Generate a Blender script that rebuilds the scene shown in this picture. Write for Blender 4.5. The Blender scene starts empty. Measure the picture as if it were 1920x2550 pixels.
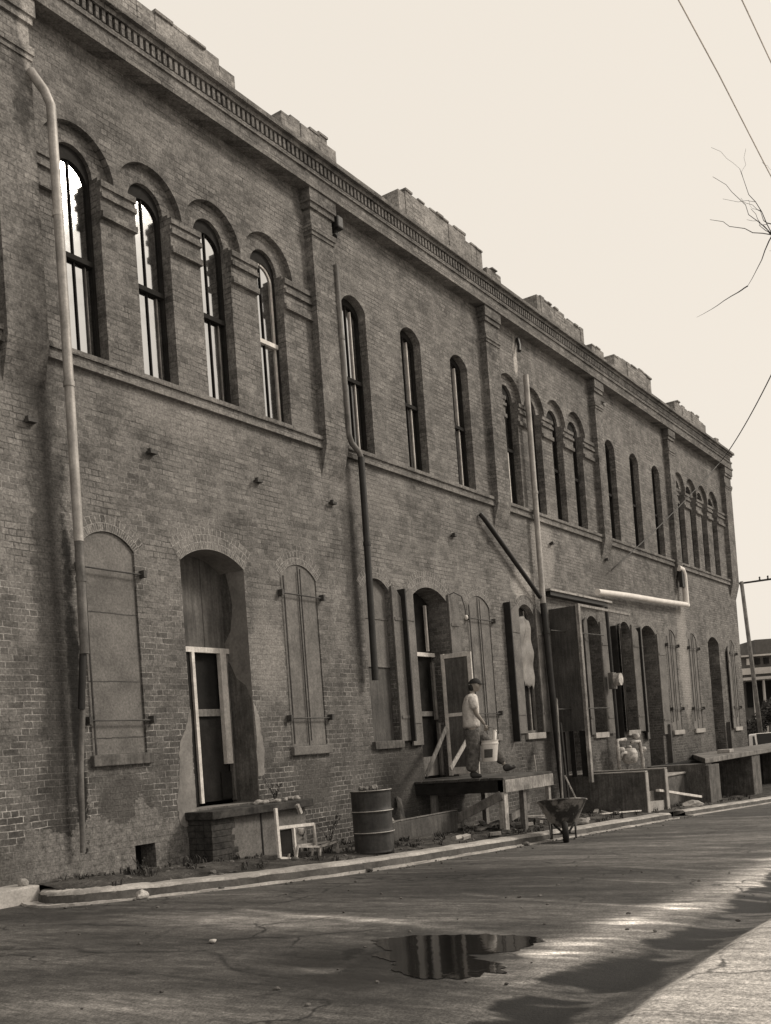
import bpy, bmesh, math, random
import numpy as np
from mathutils import Vector, Matrix, noise as mnoise
R = math.radians
random.seed(7)
SC = bpy.context.scene
COL = SC.collection

# ------------------------------------------------------------------ camera
YAW, PIT, ROL, DCAM, HCAM, FPX, CX, CY, X0 = 0.97232, 0.02608, -0.07402, 10.47584, 1.45, 2500.0, 961.2166, 1802.45129, -13.93078
fw = Vector((math.sin(YAW)*math.cos(PIT), math.cos(YAW)*math.cos(PIT), math.sin(PIT)))
r_ = Vector((math.cos(YAW), -math.sin(YAW), 0)); u_ = r_.cross(fw)
CR = r_*math.cos(ROL) + u_*math.sin(ROL); CU = -r_*math.sin(ROL) + u_*math.cos(ROL)
CAM = Vector((X0, -DCAM, HCAM))
cd = bpy.data.cameras.new("camera"); co = bpy.data.objects.new("camera", cd); COL.objects.link(co)
m = Matrix((CR, CU, -fw)).transposed().to_4x4(); m.translation = CAM
co.matrix_world = m
cd.sensor_fit = 'VERTICAL'; cd.sensor_height = 36.0; cd.sensor_width = 27.1
cd.lens = FPX/2550.0*36.0
cd.shift_x = -(CX-960)/2550.0; cd.shift_y = (CY-1275)/2550.0
cd.clip_start = 0.1; cd.clip_end = 2000
SC.camera = co

# ------------------------------------------------------------------ sky, sun, exposure
SUN_DIR = Vector((0.56, -0.64, 0.64)).normalized()
w = bpy.data.worlds.new("World"); SC.world = w; w.use_nodes = True
nt = w.node_tree; nt.nodes.clear()
N = nt.nodes.new; Lk = nt.links.new
sky = N('ShaderNodeTexSky'); sky.sky_type = 'NISHITA'; sky.sun_disc = False
sky.sun_elevation = math.asin(SUN_DIR.z); sky.sun_rotation = math.atan2(SUN_DIR.x, SUN_DIR.y)
sky.air_density = 1.0; sky.dust_density = 4.0; sky.ozone_density = 1.0
bw = N('ShaderNodeRGBToBW'); Lk(sky.outputs[0], bw.inputs[0])
mx = N('ShaderNodeMix'); mx.data_type = 'FLOAT'; mx.inputs[0].default_value = 0.86   # thin even overcast over the clear sky
Lk(bw.outputs[0], mx.inputs[2]); mx.inputs[3].default_value = 9.8
tint = N('ShaderNodeVectorMath'); tint.operation = 'SCALE'; tint.inputs[0].default_value = (1.0, 0.918, 0.81)
Lk(mx.outputs[0], tint.inputs[3])
bg = N('ShaderNodeBackground'); bg.inputs[1].default_value = 0.1; Lk(tint.outputs[0], bg.inputs[0])
wo = N('ShaderNodeOutputWorld'); Lk(bg.outputs[0], wo.inputs[0])
sd = bpy.data.lights.new("sun", 'SUN'); sd.energy = 2.8; sd.angle = R(15); sd.color = (1, .915, .80)
so = bpy.data.objects.new("sun", sd); COL.objects.link(so)
so.rotation_euler = SUN_DIR.to_track_quat('Z', 'Y').to_euler(); so.location = (10, -20, 30)
SC.view_settings.view_transform = 'Standard'; SC.view_settings.look = 'None'
SC.view_settings.exposure = 0.0; SC.view_settings.gamma = 1.0; SC.view_settings.use_curve_mapping = False
SC.render.filter_size = 1.5

# ------------------------------------------------------------------ measuring helpers
def ray(px, py): return fw + CR*((px-CX)/FPX) - CU*((py-CY)/FPX)
def P(px, py, Y):
    """point seen at that place of the picture on the vertical plane y = Y (the facade is y = 0)"""
    d = ray(px, py); t = (Y-CAM.y)/d.y; return CAM + d*t
def g(X):
    """street level: it falls 4 in 100 along the building"""
    if X < -6.8: return 0.0
    if X < 17: return -0.04*(X+6.8)
    return -0.952 - 0.16*(1-math.exp(-(X-17)*0.04/0.16))
def PD(px, py, dep): return CAM + ray(px, py)*dep

# ------------------------------------------------------------------ materials
def S(v, warm=1.0):
    v = v*.86
    return (v, v*(1-.05*warm), v*(1-.10*warm), 1)
class NT:
    def __init__(s, name):
        s.m = bpy.data.materials.new(name); s.m.use_nodes = True; s.t = s.m.node_tree
        s.b = s.t.nodes['Principled BSDF']; s.o = s.t.nodes['Material Output']
        s.pos = s.n('ShaderNodeNewGeometry').outputs['Position']
    def n(s, k, **kw):
        x = s.t.nodes.new(k)
        for a, v in kw.items(): setattr(x, a, v)
        return x
    def l(s, a, b): s.t.links.new(a, b)
    def setv(s, sock, v):
        if hasattr(v, 'is_output') or isinstance(v, bpy.types.NodeSocket): s.l(v, sock)
        else: sock.default_value = v
    def noise(s, scale, detail=4, rough=.6, vec=None, dist=0):
        x = s.n('ShaderNodeTexNoise'); x.inputs['Scale'].default_value = scale
        x.inputs['Detail'].default_value = detail; x.inputs['Roughness'].default_value = rough
        x.inputs['Distortion'].default_value = dist
        s.l(vec if vec is not None else s.pos, x.inputs['Vector']); return x.outputs['Fac']
    def math(s, op, a, b=0.0, c=None, clamp=False):
        x = s.n('ShaderNodeMath'); x.operation = op; x.use_clamp = clamp
        s.setv(x.inputs[0], a); s.setv(x.inputs[1], b)
        if c is not None: s.setv(x.inputs[2], c)
        return x.outputs[0]
    def mr(s, v, a, b, c=0.0, d=1.0, smooth=False):
        x = s.n('ShaderNodeMapRange'); x.interpolation_type = 'SMOOTHSTEP' if smooth else 'LINEAR'
        s.setv(x.inputs[0], v); x.inputs[1].default_value = a; x.inputs[2].default_value = b
        x.inputs[3].default_value = c; x.inputs[4].default_value = d; return x.outputs[0]
    def mix(s, f, a, b):
        x = s.n('ShaderNodeMix'); x.data_type = 'RGBA'
        s.setv(x.inputs[0], f); s.setv(x.inputs[6], a); s.setv(x.inputs[7], b); return x.outputs[2]
    def scale(s, col, f):
        x = s.n('ShaderNodeVectorMath'); x.operation = 'SCALE'; s.setv(x.inputs[0], tuple(col[:3]) if isinstance(col, tuple) else col); s.setv(x.inputs[3], f); return x.outputs[0]
    def vmap(s, sx, sy, sz, vec=None):
        x = s.n('ShaderNodeVectorMath'); x.operation = 'MULTIPLY'; s.l(vec if vec is not None else s.pos, x.inputs[0])
        x.inputs[1].default_value = (sx, sy, sz); return x.outputs[0]
    def bump(s, h, strength=.3, dist=.01):
        x = s.n('ShaderNodeBump'); x.inputs['Strength'].default_value = strength; x.inputs['Distance'].default_value = dist
        s.l(h, x.inputs['Height']); s.l(x.outputs[0], s.b.inputs['Normal'])
    def col(s, v): s.setv(s.b.inputs['Base Color'], v)
    def rough(s, v): s.setv(s.b.inputs['Roughness'], v)
    def spec(s, v): s.b.inputs['Specular IOR Level'].default_value = v
    def grain(s, c, amt=.35, sc=45):
        n1 = s.noise(sc, 3, .7)
        return s.scale(c, s.mr(n1, .3, .7, 1-amt, 1+amt))

def plain(name, v, rough=.8, amt=.25, sc=30, blotch=.3, bsc=3, warm=1, spec=.3, metal=0, bump=.2, streak=0, bs=None):
    t = NT(name)
    c = t.mix(t.mr(t.noise(bsc, 5, .65), .35, .65), S(v*(1-blotch), warm), S(v*(1+blotch), warm))
    if streak: c = t.scale(c, t.mr(t.noise(1, 5, .7, vec=t.vmap(17, 17, 1.5)), .33, .67, 1-streak, 1+streak))
    t.col(t.grain(c, amt, sc)); t.rough(rough); t.spec(spec); t.b.inputs['Metallic'].default_value = metal
    if bump: t.bump(t.noise(bs or sc, 4, .7), bump, .01 if not bs else .04)
    return t.m

def brick_mat(name, base=.19, kind='wall'):
    t = NT(name)
    sx = t.n('ShaderNodeSeparateXYZ'); t.l(t.pos, sx.inputs[0]); X, Y, Z = sx.outputs
    cb = t.n('ShaderNodeCombineXYZ'); u = t.math('ADD', X, Y)
    wob = t.math('MULTIPLY', t.math('SUBTRACT', t.noise(2.2, 2, .5), .5), .03)
    wob2 = t.math('MULTIPLY', t.math('SUBTRACT', t.noise(14, 2, .5), .5), .016)
    t.l(t.math('ADD', u, wob2), cb.inputs[0]); t.l(t.math('ADD', t.math('ADD', Z, wob), wob2), cb.inputs[1])
    vec = cb.outputs[0]
    if kind == 'uv':
        uv = t.n('ShaderNodeUVMap').outputs[0]; vec = uv
    b = t.n('ShaderNodeTexBrick'); t.l(vec, b.inputs['Vector'])
    b.inputs['Scale'].default_value = 1; b.inputs['Mortar Size'].default_value = .007
    b.inputs['Mortar Smooth'].default_value = .25; b.inputs['Bias'].default_value = 0
    b.inputs['Brick Width'].default_value = .222 if kind != 'uv' else .078
    b.inputs['Row Height'].default_value = .0815 if kind != 'uv' else .11
    b.offset = .5; b.squash = .5; b.squash_frequency = 6 if kind != 'uv' else 99; b.offset_frequency = 2
    b.inputs['Color1'].default_value = (0, 0, 0, 1); b.inputs['Color2'].default_value = (1, 1, 1, 1)
    b.inputs['Mortar'].default_value = (.5, .5, .5, 1)
    cellv = t.n('ShaderNodeRGBToBW'); t.l(b.outputs['Color'], cellv.inputs[0]); cellv = cellv.outputs[0]
    mort = b.outputs['Fac']
    # brick body: big soft blotches, per brick tone
    big = t.noise(.55, 5, .62, vec=vec if kind == 'uv' else None)
    med = t.noise(2.6, 5, .7)
    f = t.math('ADD', t.mr(big, .32, .68, .74, 1.28), t.mr(med, .3, .7, -.34, .34))
    f = t.math('ADD', f, t.mr(cellv, 0, 1, -.24, .24))
    low = t.mr(t.math('ADD', Z, t.mr(t.noise(.8, 4, .6), .3, .7, -1.0, 1.0)), .2, 4.4, .50, 1.0)   # sooty, damp foot of the wall
    f = t.math('MULTIPLY', f, low)
    c = t.scale(S(base, .9), f)
    # mortar
    if kind == 'wall':
        vis = t.mr(t.math('ADD', Z, t.mr(t.noise(.9, 3, .6), .3, .7, -1.3, 1.3)), 1.8, 6.2, 1.0, .26)
        vx = t.mr(t.math('ADD', X, t.mr(t.noise(.6, 2, .5), .3, .7, -2., 2.)), -5.0, 6.0, 1.0, .5)
        vis = t.math('MULTIPLY', vis, vx)
        vis = t.math('MULTIPLY', vis, t.mr(t.noise(5, 4, .7), .30, .55, .25, 1.0), clamp=True)
        vis = t.math('MAXIMUM', vis, t.mr(t.noise(1.3, 4, .6), .5, .75, .05, .5))
    else:
        vis = .5
    mf = t.math('MULTIPLY', mort, vis, clamp=True)
    c = t.mix(mf, c, S(base*2.7, .8))
    if kind != 'uv':
        # dark weathered joints where the pointing is lost
        dk = t.math('MULTIPLY', mort, t.mr(t.noise(1.7, 4, .65), .40, .62, 0, .85), clamp=True)
        c = t.mix(dk, c, S(base*.28))
        # stains; dark ones left of the first downpipe also paint its shadow: (x, z, rx, rz, tone, amount)
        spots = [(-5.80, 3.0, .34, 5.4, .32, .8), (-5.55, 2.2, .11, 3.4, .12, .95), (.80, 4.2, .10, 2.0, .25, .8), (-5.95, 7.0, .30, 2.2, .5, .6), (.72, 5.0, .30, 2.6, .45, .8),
                 (8.9, 6.1, .8, 1.1, 2.1, .7), (7.7, 5.05, .75, .65, 2.6, .85), (19.3, 3.9, .7, 2.6, 2.0, .8),
                 (-1.75, 3.1, .55, .75, 1.75, .6), (-3.2, 6.6, 1.4, .5, 1.6, .5), (1.3, 6.2, 1.3, .45, 1.5, .5), (13, 5.9, 1.6, .7, .6, .6),
                 (-4.85, 1.0, .6, .55, .5, .8), (-.85, 1.0, .5, .5, .55, .7), (3.0, .8, 2.6, 1.1, .45, .75), (8.3, 2.2, .5, 3.0, .5, .7),
                 (-6.4, .25, .8, .5, .5, .7), (12.4, 2.4, .6, 2.2, .6, .6), (8.15, 10.75, .12, .55, 3.2, .9), (-5.78, 10.9, .14, .7, 2.4, .9), (-5.9, 10.1, .15, .8, .35, .8)]
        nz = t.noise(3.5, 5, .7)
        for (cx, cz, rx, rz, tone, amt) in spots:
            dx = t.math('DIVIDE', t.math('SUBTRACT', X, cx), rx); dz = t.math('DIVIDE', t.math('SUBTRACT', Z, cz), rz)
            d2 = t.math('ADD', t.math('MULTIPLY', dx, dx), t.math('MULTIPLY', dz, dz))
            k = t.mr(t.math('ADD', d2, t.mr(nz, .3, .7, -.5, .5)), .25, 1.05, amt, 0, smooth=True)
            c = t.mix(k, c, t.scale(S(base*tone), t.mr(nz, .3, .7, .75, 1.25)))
        # crumbling render at the foot of the wall, left end
        rz_ = t.math('ADD', t.mr(t.noise(2.1, 5, .7), .25, .75, -.75, .75), Z)
        rm = t.math('MULTIPLY', t.mr(rz_, .72, .80, 1, 0), t.mr(X, -3.6, -3.2, 1, 0))
        rm = t.math('MULTIPLY', rm, t.mr(X, -6.9, -6.2, 0.0, 1))
        c = t.mix(rm, c, t.scale(S(base*1.15, .9), t.mr(t.noise(9, 6, .75), .3, .7, .45, 1.35)))
    c = t.grain(c, .42, 34)
    c = t.grain(c, .26, 15)
    t.col(c); t.rough(.92); t.spec(.15)
    hh = t.math('SUBTRACT', t.math('MULTIPLY', t.noise(30, 4, .75), .7), mort)
    t.bump(hh, .85, .014)
    return t.m

M = {}
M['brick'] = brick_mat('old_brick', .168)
M['brick_trim'] = brick_mat('trim_brick', .165)
M['brick_arch'] = brick_mat('arch_brick', .168, 'uv')
M['brick_rubble'] = brick_mat('parapet_brick', .245)
M['reveal'] = plain('limewashed_reveal', .21, .9, .2, 20, .25, 2)
M['darkwood'] = plain('dark_painted_wood', .022, .85, .2, 30, .3, 4, spec=.1)
M['greywood'] = plain('weathered_grey_board', .16, .85, .25, 25, .35, 2.5, streak=0.34)
M['palewood'] = plain('pale_timber', .34, .8, .25, 25, .3, 4, streak=0.34)
M['whitepaint'] = plain('chipped_white_paint', .66, .6, .15, 30, .18, 6, streak=0.18)
M['iron'] = plain('rusty_iron', .06, .7, .3, 40, .4, 6)
M['blackpipe'] = plain('black_cast_iron', .022, .5, .2, 30, .3, 4)
M['zinc'] = plain('dull_zinc', .36, .55, .15, 30, .25, 3, metal=.2, streak=0.2)
M['zincdark'] = plain('soiled_zinc', .13, .6, .2, 30, .45, 2, streak=0.34)
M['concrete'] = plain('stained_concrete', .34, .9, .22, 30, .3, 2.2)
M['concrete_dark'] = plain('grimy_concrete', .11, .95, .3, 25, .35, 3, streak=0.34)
M['shutter'] = plain('painted_iron_shutter', .145, .8, .32, 30, .25, 2.4, streak=0.13)
M['shutter_dark'] = plain('dark_iron_shutter', .075, .75, .25, 30, .3, 2, streak=0.34)
M['plaster'] = plain('smooth_grey_plaster', .150, .9, .32, 30, .25, 2.2, streak=0.0)
M['boardgrey'] = plain('grey_boarding', .10, .85, .22, 25, .35, 1.2, streak=0.34)
M['pvc'] = plain('white_plastic_pipe', .75, .45, .06, 30, .1, 4)
M['rubber'] = plain('black_rubber', .02, .8, .2, 30, .2, 4)
M['rust'] = plain('rusty_steel_drum', .028, .55, .3, 22, .6, 4, spec=.5, streak=0.34)
M['drumlight'] = plain('lit_steel_edge', .33, .45, .2, 30, .3, 8, spec=.6)  # pale colour paints the light caught along the drum's rings
M['cloth_white'] = plain('white_cotton', .60, .95, .10, 60, .2, 11, bump=.9, bs=9)
M['denim'] = plain('dusty_trousers', .12, .95, .25, 30, .5, 9, bump=.9, bs=11)
M['skin'] = plain('skin', .27, .6, .08, 60, .1, 8, warm=2)
M['hair'] = plain('dark_hair', .02, .7, .2, 60, .2, 8)
M['cap'] = plain('black_cap', .018, .8, .2, 60, .2, 8)
M['leather'] = plain('dark_leather_boots', .035, .6, .2, 40, .3, 8)
M['plastic_white'] = plain('white_plastic', .68, .4, .05, 40, .1, 6)
M['label'] = plain('dark_paper_label', .08, .7, .1, 40, .2, 20)
M['bark'] = plain('dark_bark', .035, .9, .3, 20, .3, 3)
M['cable'] = plain('grey_cable', .85, .6, .1, 10, .1, 1)
M['wire'] = plain('dark_wire', .06, .6, .1, 10, .1, 1)
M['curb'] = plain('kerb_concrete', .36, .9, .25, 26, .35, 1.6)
M['curbface'] = plain('shaded_kerb_face', .09, .9, .25, 26, .4, 2.5)  # kerb concrete with the shade of its upright face put in the colour
M['roof'] = plain('roof_felt', .08, .9)
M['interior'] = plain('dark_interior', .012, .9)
M['farbrick'] = plain('distant_brick', .12, .9, .15, 3, .3, .3)
M['farpale'] = plain('distant_pale_wall', .55, .8, .1, 3, .15, .3)
M['whitecar'] = plain('white_car_paint', .7, .25, .03, 8, .04, 1, spec=.6, bump=0)
M['foliage'] = plain('dull_weeds', .055, .9, .3, 20, .4, 8)
M['whitestuff'] = plain('pale_corroded_metal', .40, .6, .25, 25, .5, 9)
M['dockslab'] = plain('grimy_dock_slab', .17, .9, .3, 25, .45, 2, streak=.2)
M['soot'] = plain('sooty_masonry', .042, .95, .3, 20, .5, 5)
M['postgrey'] = plain('weathered_pale_post', .24, .85, .3, 25, .4, 3, streak=0.34)
M['deckwood'] = plain('soiled_deck_board', .07, .9, .3, 25, .4, 3)

def glass(name, refl=.72, rough=.04, dark=.012):
    t = NT(name); t.t.nodes.remove(t.b)
    d = t.n('ShaderNodeBsdfDiffuse'); d.inputs[0].default_value = S(dark)
    gl = t.n('ShaderNodeBsdfGlossy'); gl.inputs['Roughness'].default_value = rough; gl.inputs[0].default_value = (.97, .97, .97, 1)
    bp = t.n('ShaderNodeBump'); bp.inputs['Strength'].default_value = .12; bp.inputs['Distance'].default_value = .02
    t.l(t.noise(2.3, 2, .5), bp.inputs['Height']); t.l(bp.outputs[0], gl.inputs['Normal'])
    mx = t.n('ShaderNodeMixShader'); mx.inputs[0].default_value = refl
    t.l(d.outputs[0], mx.inputs[1]); t.l(gl.outputs[0], mx.inputs[2]); t.l(mx.outputs[0], t.o.inputs[0])
    return t.m
M['glass'] = glass('old_window_glass', .50, .08)
M['glass_dim'] = glass('dim_window_glass', .25, .15)  # same glass with its reflection turned down for the dark panes

# ------------------------------------------------------------------ mesh building
class MB:
    def __init__(s): s.v = []; s.f = []; s.uv = None
    def add(s, vs, fs):
        o = len(s.v); s.v += [tuple(p) for p in vs]; s.f += [tuple(i+o for i in f) for f in fs]; return s
    def box(s, x0, x1, y0, y1, z0, z1):
        v = [(x, y, z) for z in (z0, z1) for y in (y0, y1) for x in (x0, x1)]
        return s.add(v, [(0, 2, 3, 1), (4, 5, 7, 6), (0, 1, 5, 4), (2, 6, 7, 3), (0, 4, 6, 2), (1, 3, 7, 5)])
    def bar(s, a, b, w, h, up=(0, 0, 1)):
        """square bar from a to b; w across, h along up"""
        a = Vector(a); b = Vector(b); d = (b-a).normalized(); up = Vector(up)
        if abs(d.dot(up)) > .98: up = Vector((0, 1, 0))
        sd = d.cross(up).normalized(); uu = sd.cross(d).normalized()
        vs = []
        for p in (a, b):
            for i, j in ((-1, -1), (1, -1), (1, 1), (-1, 1)): vs.append(p + sd*(i*w/2) + uu*(j*h/2))
        return s.add(vs, [(0, 1, 2, 3), (7, 6, 5, 4), (0, 4, 5, 1), (1, 5, 6, 2), (2, 6, 7, 3), (3, 7, 4, 0)])
    def tube(s, pts, rad, n=10, cap=True):
        pts = [Vector(p) for p in pts]; k = len(pts)
        rs = rad if isinstance(rad, (list, tuple)) else [rad]*k
        base = len(s.v); prev = None
        for i, p in enumerate(pts):
            d = (pts[min(i+1, k-1)] - pts[max(i-1, 0)]).normalized()
            if prev is None:
                a = Vector((0, 0, 1)) if abs(d.z) < .9 else Vector((1, 0, 0)); x = d.cross(a).normalized()
            else:
                x = (prev - d*prev.dot(d)).normalized()
            prev = x; y = d.cross(x)
            for j in range(n):
                t = 2*math.pi*j/n; s.v.append(tuple(p + (x*math.cos(t) + y*math.sin(t))*rs[i]))
        for i in range(k-1):
            for j in range(n):
                a = base+i*n+j; b = base+i*n+(j+1) % n
                s.f.append((a, b, b+n, a+n))
        if cap:
            s.f.append(tuple(base+j for j in range(n))[::-1]); s.f.append(tuple(base+(k-1)*n+j for j in range(n)))
        return s
    def prism_y(s, poly, y0, y1):
        """outline in x,z extruded along y"""
        n = len(poly)
        s.add([(x, y0, z) for x, z in poly] + [(x, y1, z) for x, z in poly],
              [tuple(range(n)), tuple(range(2*n-1, n-1, -1))] + [(i, i+n, (i+1) % n+n, (i+1) % n) for i in range(n)])
        return s
    def strip_y(s, line, y0, y1):
        n = len(line)
        return s.add([(x, y0, z) for x, z in line] + [(x, y1, z) for x, z in line], [(i, i+1, i+1+n, i+n) for i in range(n-1)])
    def lathe(s, prof, c=(0, 0, 0), n=28):
        base = len(s.v); k = len(prof)
        for r, z in prof:
            for j in range(n):
                t = 2*math.pi*j/n; s.v.append((c[0]+r*math.cos(t), c[1]+r*math.sin(t), c[2]+z))
        for i in range(k-1):
            for j in range(n):
                a = base+i*n+j; b = base+i*n+(j+1) % n; s.f.append((a, b, b+n, a+n))
        return s
    def build(s, name, mat, parent=None, smooth=False, bevel=0):
        me = bpy.data.meshes.new(name); me.from_pydata(s.v, [], s.f); me.update()
        me.materials.append(mat)
        if smooth:
            me.polygons.foreach_set('use_smooth', [True]*len(me.polygons)); me.update()
        o = bpy.data.objects.new(name, me); COL.objects.link(o)
        if parent: o.parent = parent
        if bevel:
            b = o.modifiers.new('bevel', 'BEVEL'); b.width = bevel; b.segments = 2; b.limit_method = 'ANGLE'
        return o

def smooth_by_angle(o, ang=40):
    me = o.data; bm = bmesh.new(); bm.from_mesh(me)
    for f in bm.faces: f.smooth = True
    for e in bm.edges:
        e.smooth = not (len(e.link_faces) == 2 and e.calc_face_angle(0) > R(ang))
    bm.to_mesh(me); bm.free()
def thing(name, label, cat, group=None, loc=(0, 0, 0)):
    o = bpy.data.objects.new(name, None); COL.objects.link(o); o.location = loc; o.empty_display_size = .3
    o['label'] = label; o['category'] = cat
    if group: o['group'] = group
    return o
def tag(o, label=None, cat=None, group=None, kind=None):
    if label: o['label'] = label
    if cat: o['category'] = cat
    if group: o['group'] = group
    if kind: o['kind'] = kind
    return o

def outline(cx, hw, zb, zs, rise, n=14):
    """opening outline from bottom left, up and over the arch, to bottom right"""
    r = (hw*hw + rise*rise)/(2*rise); cz = zs + rise - r
    a0 = math.atan2(zs-cz, hw); pts = [(cx-hw, zb)]
    for i in range(n+1):
        a = math.pi - a0 - (math.pi-2*a0)*i/n
        pts.append((cx + r*math.cos(a), cz + r*math.sin(a)))
    pts.append((cx+hw, zb)); return pts

def filled(name, outer, holes, y, mat, parent):
    cu = bpy.data.curves.new(name, 'CURVE'); cu.dimensions = '2D'; cu.fill_mode = 'BOTH'
    for poly in [outer] + holes:
        sp = cu.splines.new('POLY'); sp.points.add(len(poly)-1); sp.use_cyclic_u = True
        for i, (x, z) in enumerate(poly): sp.points[i].co = (x, z, 0, 1)
    ob = bpy.data.objects.new(name+'_c', cu); COL.objects.link(ob)
    dg = bpy.context.evaluated_depsgraph_get(); ev = ob.evaluated_get(dg); me0 = ev.to_mesh()
    vs = [(v.co.x, y, v.co.y) for v in me0.vertices]; fs = [tuple(p.vertices) for p in me0.polygons]
    ev.to_mesh_clear(); bpy.data.objects.remove(ob); bpy.data.curves.remove(cu)
    mb = MB(); mb.add(vs, fs); return mb

# ------------------------------------------------------------------ the brick building
XL, XR = -19.0, 26.3
ZB, ZT = -2.2, 12.02
bld = thing('brick_building', 'long two storey brick warehouse with arched windows, pilasters and a dentilled cornice', 'building')
BAY = 6.3
archw = []; segw = []
for b in (0, 2, 4):                                  # bays of four round-headed windows
    for i in range(4): archw.append((-4.95 + BAY*b + 1.3*i + (.02 if b else 0), b))
for b in (1, 3):
    for i in range(3): segw.append((-4.95+BAY*b + 1.95*i + .02, b))
for i in range(3): segw.append((-4.95-BAY + 1.95*i, -1))
AW, SW = .335, .375
SP, APX, SILL = 9.60, 9.95, 7.02
RING = .63; DEP = .20
LS, LR = 4.42, .23
lower = [(-9.2, .45, 1.66, 'iron'), (-4.87, .46, 1.66, 'plaster'), (-2.87, .68, .80, 'door1'), (-.84, .46, 1.62, 'iron'), (1.43, .43, 1.62, 'board'),
         (3.30, .66, .80, 'door2'), (5.32, .50, 1.62, 'iron'), (7.62, .42, 1.60, 'sheet'), (9.75, .62, .55, 'dark'), (11.62, .42, 1.50, 'dark'),
         (14.02, .42, 1.50, 'dark'), (15.95, .64, .35, 'door3'), (18.02, .47, 1.40, 'iron'), (20.25, .47, 1.40, 'iron'), (22.72, .66, .30, 'door4'), (25.0, .42, 1.35, 'iron')]
holes = []
wallx = MB()
for cx, b in archw:
    arc = [(cx + RING*math.cos(math.pi - math.pi*i/20), 9.56 + RING*math.sin(math.pi*i/20)) for i in range(21)]
    holes.append([(cx-AW, SILL), (cx-AW, 9.56)] + arc + [(cx+AW, 9.56), (cx+AW, SILL)])
    # recessed ring of the arch
    inn = [(cx + AW*math.cos(math.pi - math.pi*i/20), 9.60 + (APX-9.60)*math.sin(math.pi*i/20)) for i in range(21)]
    n = 21
    wallx.add([(x, .11, z) for x, z in arc] + [(x, .11, z) for x, z in inn], [(i, i+1, i+1+n, i+n) for i in range(n-1)])
    wallx.strip_y(arc, 0, .11)
    wallx.add([(cx-RING, 0, 9.56), (cx-AW, 0, 9.56), (cx-AW, .11, 9.56), (cx-RING, .11, 9.56)], [(0, 1, 2, 3)])
    wallx.add([(cx+RING, 0, 9.56), (cx+AW, 0, 9.56), (cx+AW, .11, 9.56), (cx+RING, .11, 9.56)], [(0, 1, 2, 3)])
    wallx.strip_y(inn, .11, DEP+.1)
    for sg in (-1, 1): wallx.strip_y([(cx+sg*AW, SILL), (cx+sg*AW, 9.60)], 0, DEP+.1)
    wallx.strip_y([(cx-AW, SILL), (cx+AW, SILL)], 0, DEP+.1)
for cx, b in segw:
    ol = outline(cx, SW, SILL, 9.74, .21); holes.append(ol); wallx.strip_y(ol + [ol[0]], 0, DEP+.1)
revl = MB()
for cx, hw, zb, k in lower:
    ol = outline(cx, hw, zb, LS, LR)
    holes.append(ol)
    d = {'door1': .56, 'door2': .5, 'door3': .6, 'door4': .6, 'dark': .35, 'sheet': .2, 'board': .14, 'plaster': .06, 'iron': .06}[k]
    (revl if k in ('door1',) else wallx).strip_y(ol + [ol[0]], 0, d)
vent = [(-4.74, .06), (-4.74, .42), (-4.38, .42), (-4.38, .06)]
holes.append(vent); wallx.strip_y(vent+[vent[0]], 0, .3)
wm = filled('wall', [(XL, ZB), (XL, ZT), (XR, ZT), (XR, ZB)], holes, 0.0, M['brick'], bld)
wallx.v = wallx.v; o0 = len(wm.v); wm.v += wallx.v; wm.f += [tuple(i+o0 for i in f) for f in wallx.f]
# end and back walls
wm.add([(XR, 0, ZB), (XR, 16, ZB), (XR, 16, ZT), (XR, 0, ZT)], [(0, 1, 2, 3)])
wm.add([(XL, 0, ZB), (XL, 16, ZB), (XL, 16, ZT), (XL, 0, ZT)], [(0, 3, 2, 1)])
wm.add([(XL, 16, ZB), (XR, 16, ZB), (XR, 16, ZT), (XL, 16, ZT)], [(0, 3, 2, 1)])
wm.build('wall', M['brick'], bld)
revl.build('door_reveal', M['reveal'], bld)
MB().box(XL, XR, .30, 16, 11.3, 11.55).build('roof', M['roof'], bld)
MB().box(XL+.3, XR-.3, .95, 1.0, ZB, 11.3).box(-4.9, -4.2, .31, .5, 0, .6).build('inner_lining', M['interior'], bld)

# pilasters (taper out at the foot)
def pilaster(x0, x1, d=.16, foot=6.30):
    p = MB(); z0, z1 = foot, foot+.55
    prof = [(0, z0), (-d, z1), (-d, 11.349), (0, 11.349)]
    n = len(prof)
    p.add([(x0, y, z) for y, z in prof] + [(x1, y, z) for y, z in prof],
          [(0, 1, 2, 3), (7, 6, 5, 4)] + [(i, i+4, (i+1) % 4+4, (i+1) % 4) for i in range(3)])
    o = p.build('pilaster', M['brick_trim'], bld)
    c = MB()
    c.box(x0-.04, x1+.04, -d-.04, -.002, 10.62, 10.72).box(x0-.02, x1+.02, -d-.02, -.003, 10.55, 10.62)
    c.build('pilaster_band', M['brick_trim'], o); c = MB()
    c.box(x0-.04, x1+.04, -d-.04, -.002, 11.02, 11.12).box(x0-.07, x1+.07, -d-.07, -.003, 11.12, 11.345)
    c.build('capital', M['brick_trim'], o)
for x0, x1 in ((-12.6, -12.0), (-6.33, -5.73), (0.02, .64), (6.36, 6.98), (12.68, 13.2), (18.9, 19.42)): pilaster(x0, x1)
pilaster(25.45, 26.32)
# sill string course, in lengths between the pilasters
stops = [XL, -12.6, -12.0, -6.33, -5.73, .02, .64, 6.36, 6.98, 12.68, 13.2, 18.9, 19.42, 25.45]
sc = MB()
for i in range(0, 14, 2):
    a, b = stops[i], stops[i+1]
    sc.box(a, b, -.09, -.002, 6.92, 6.99).box(a, b, -.055, -.002, 6.86, 6.92).box(a, b, -.075, -.002, 6.78, 6.86)
sc.build('string_course', M['brick_trim'], bld)
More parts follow.
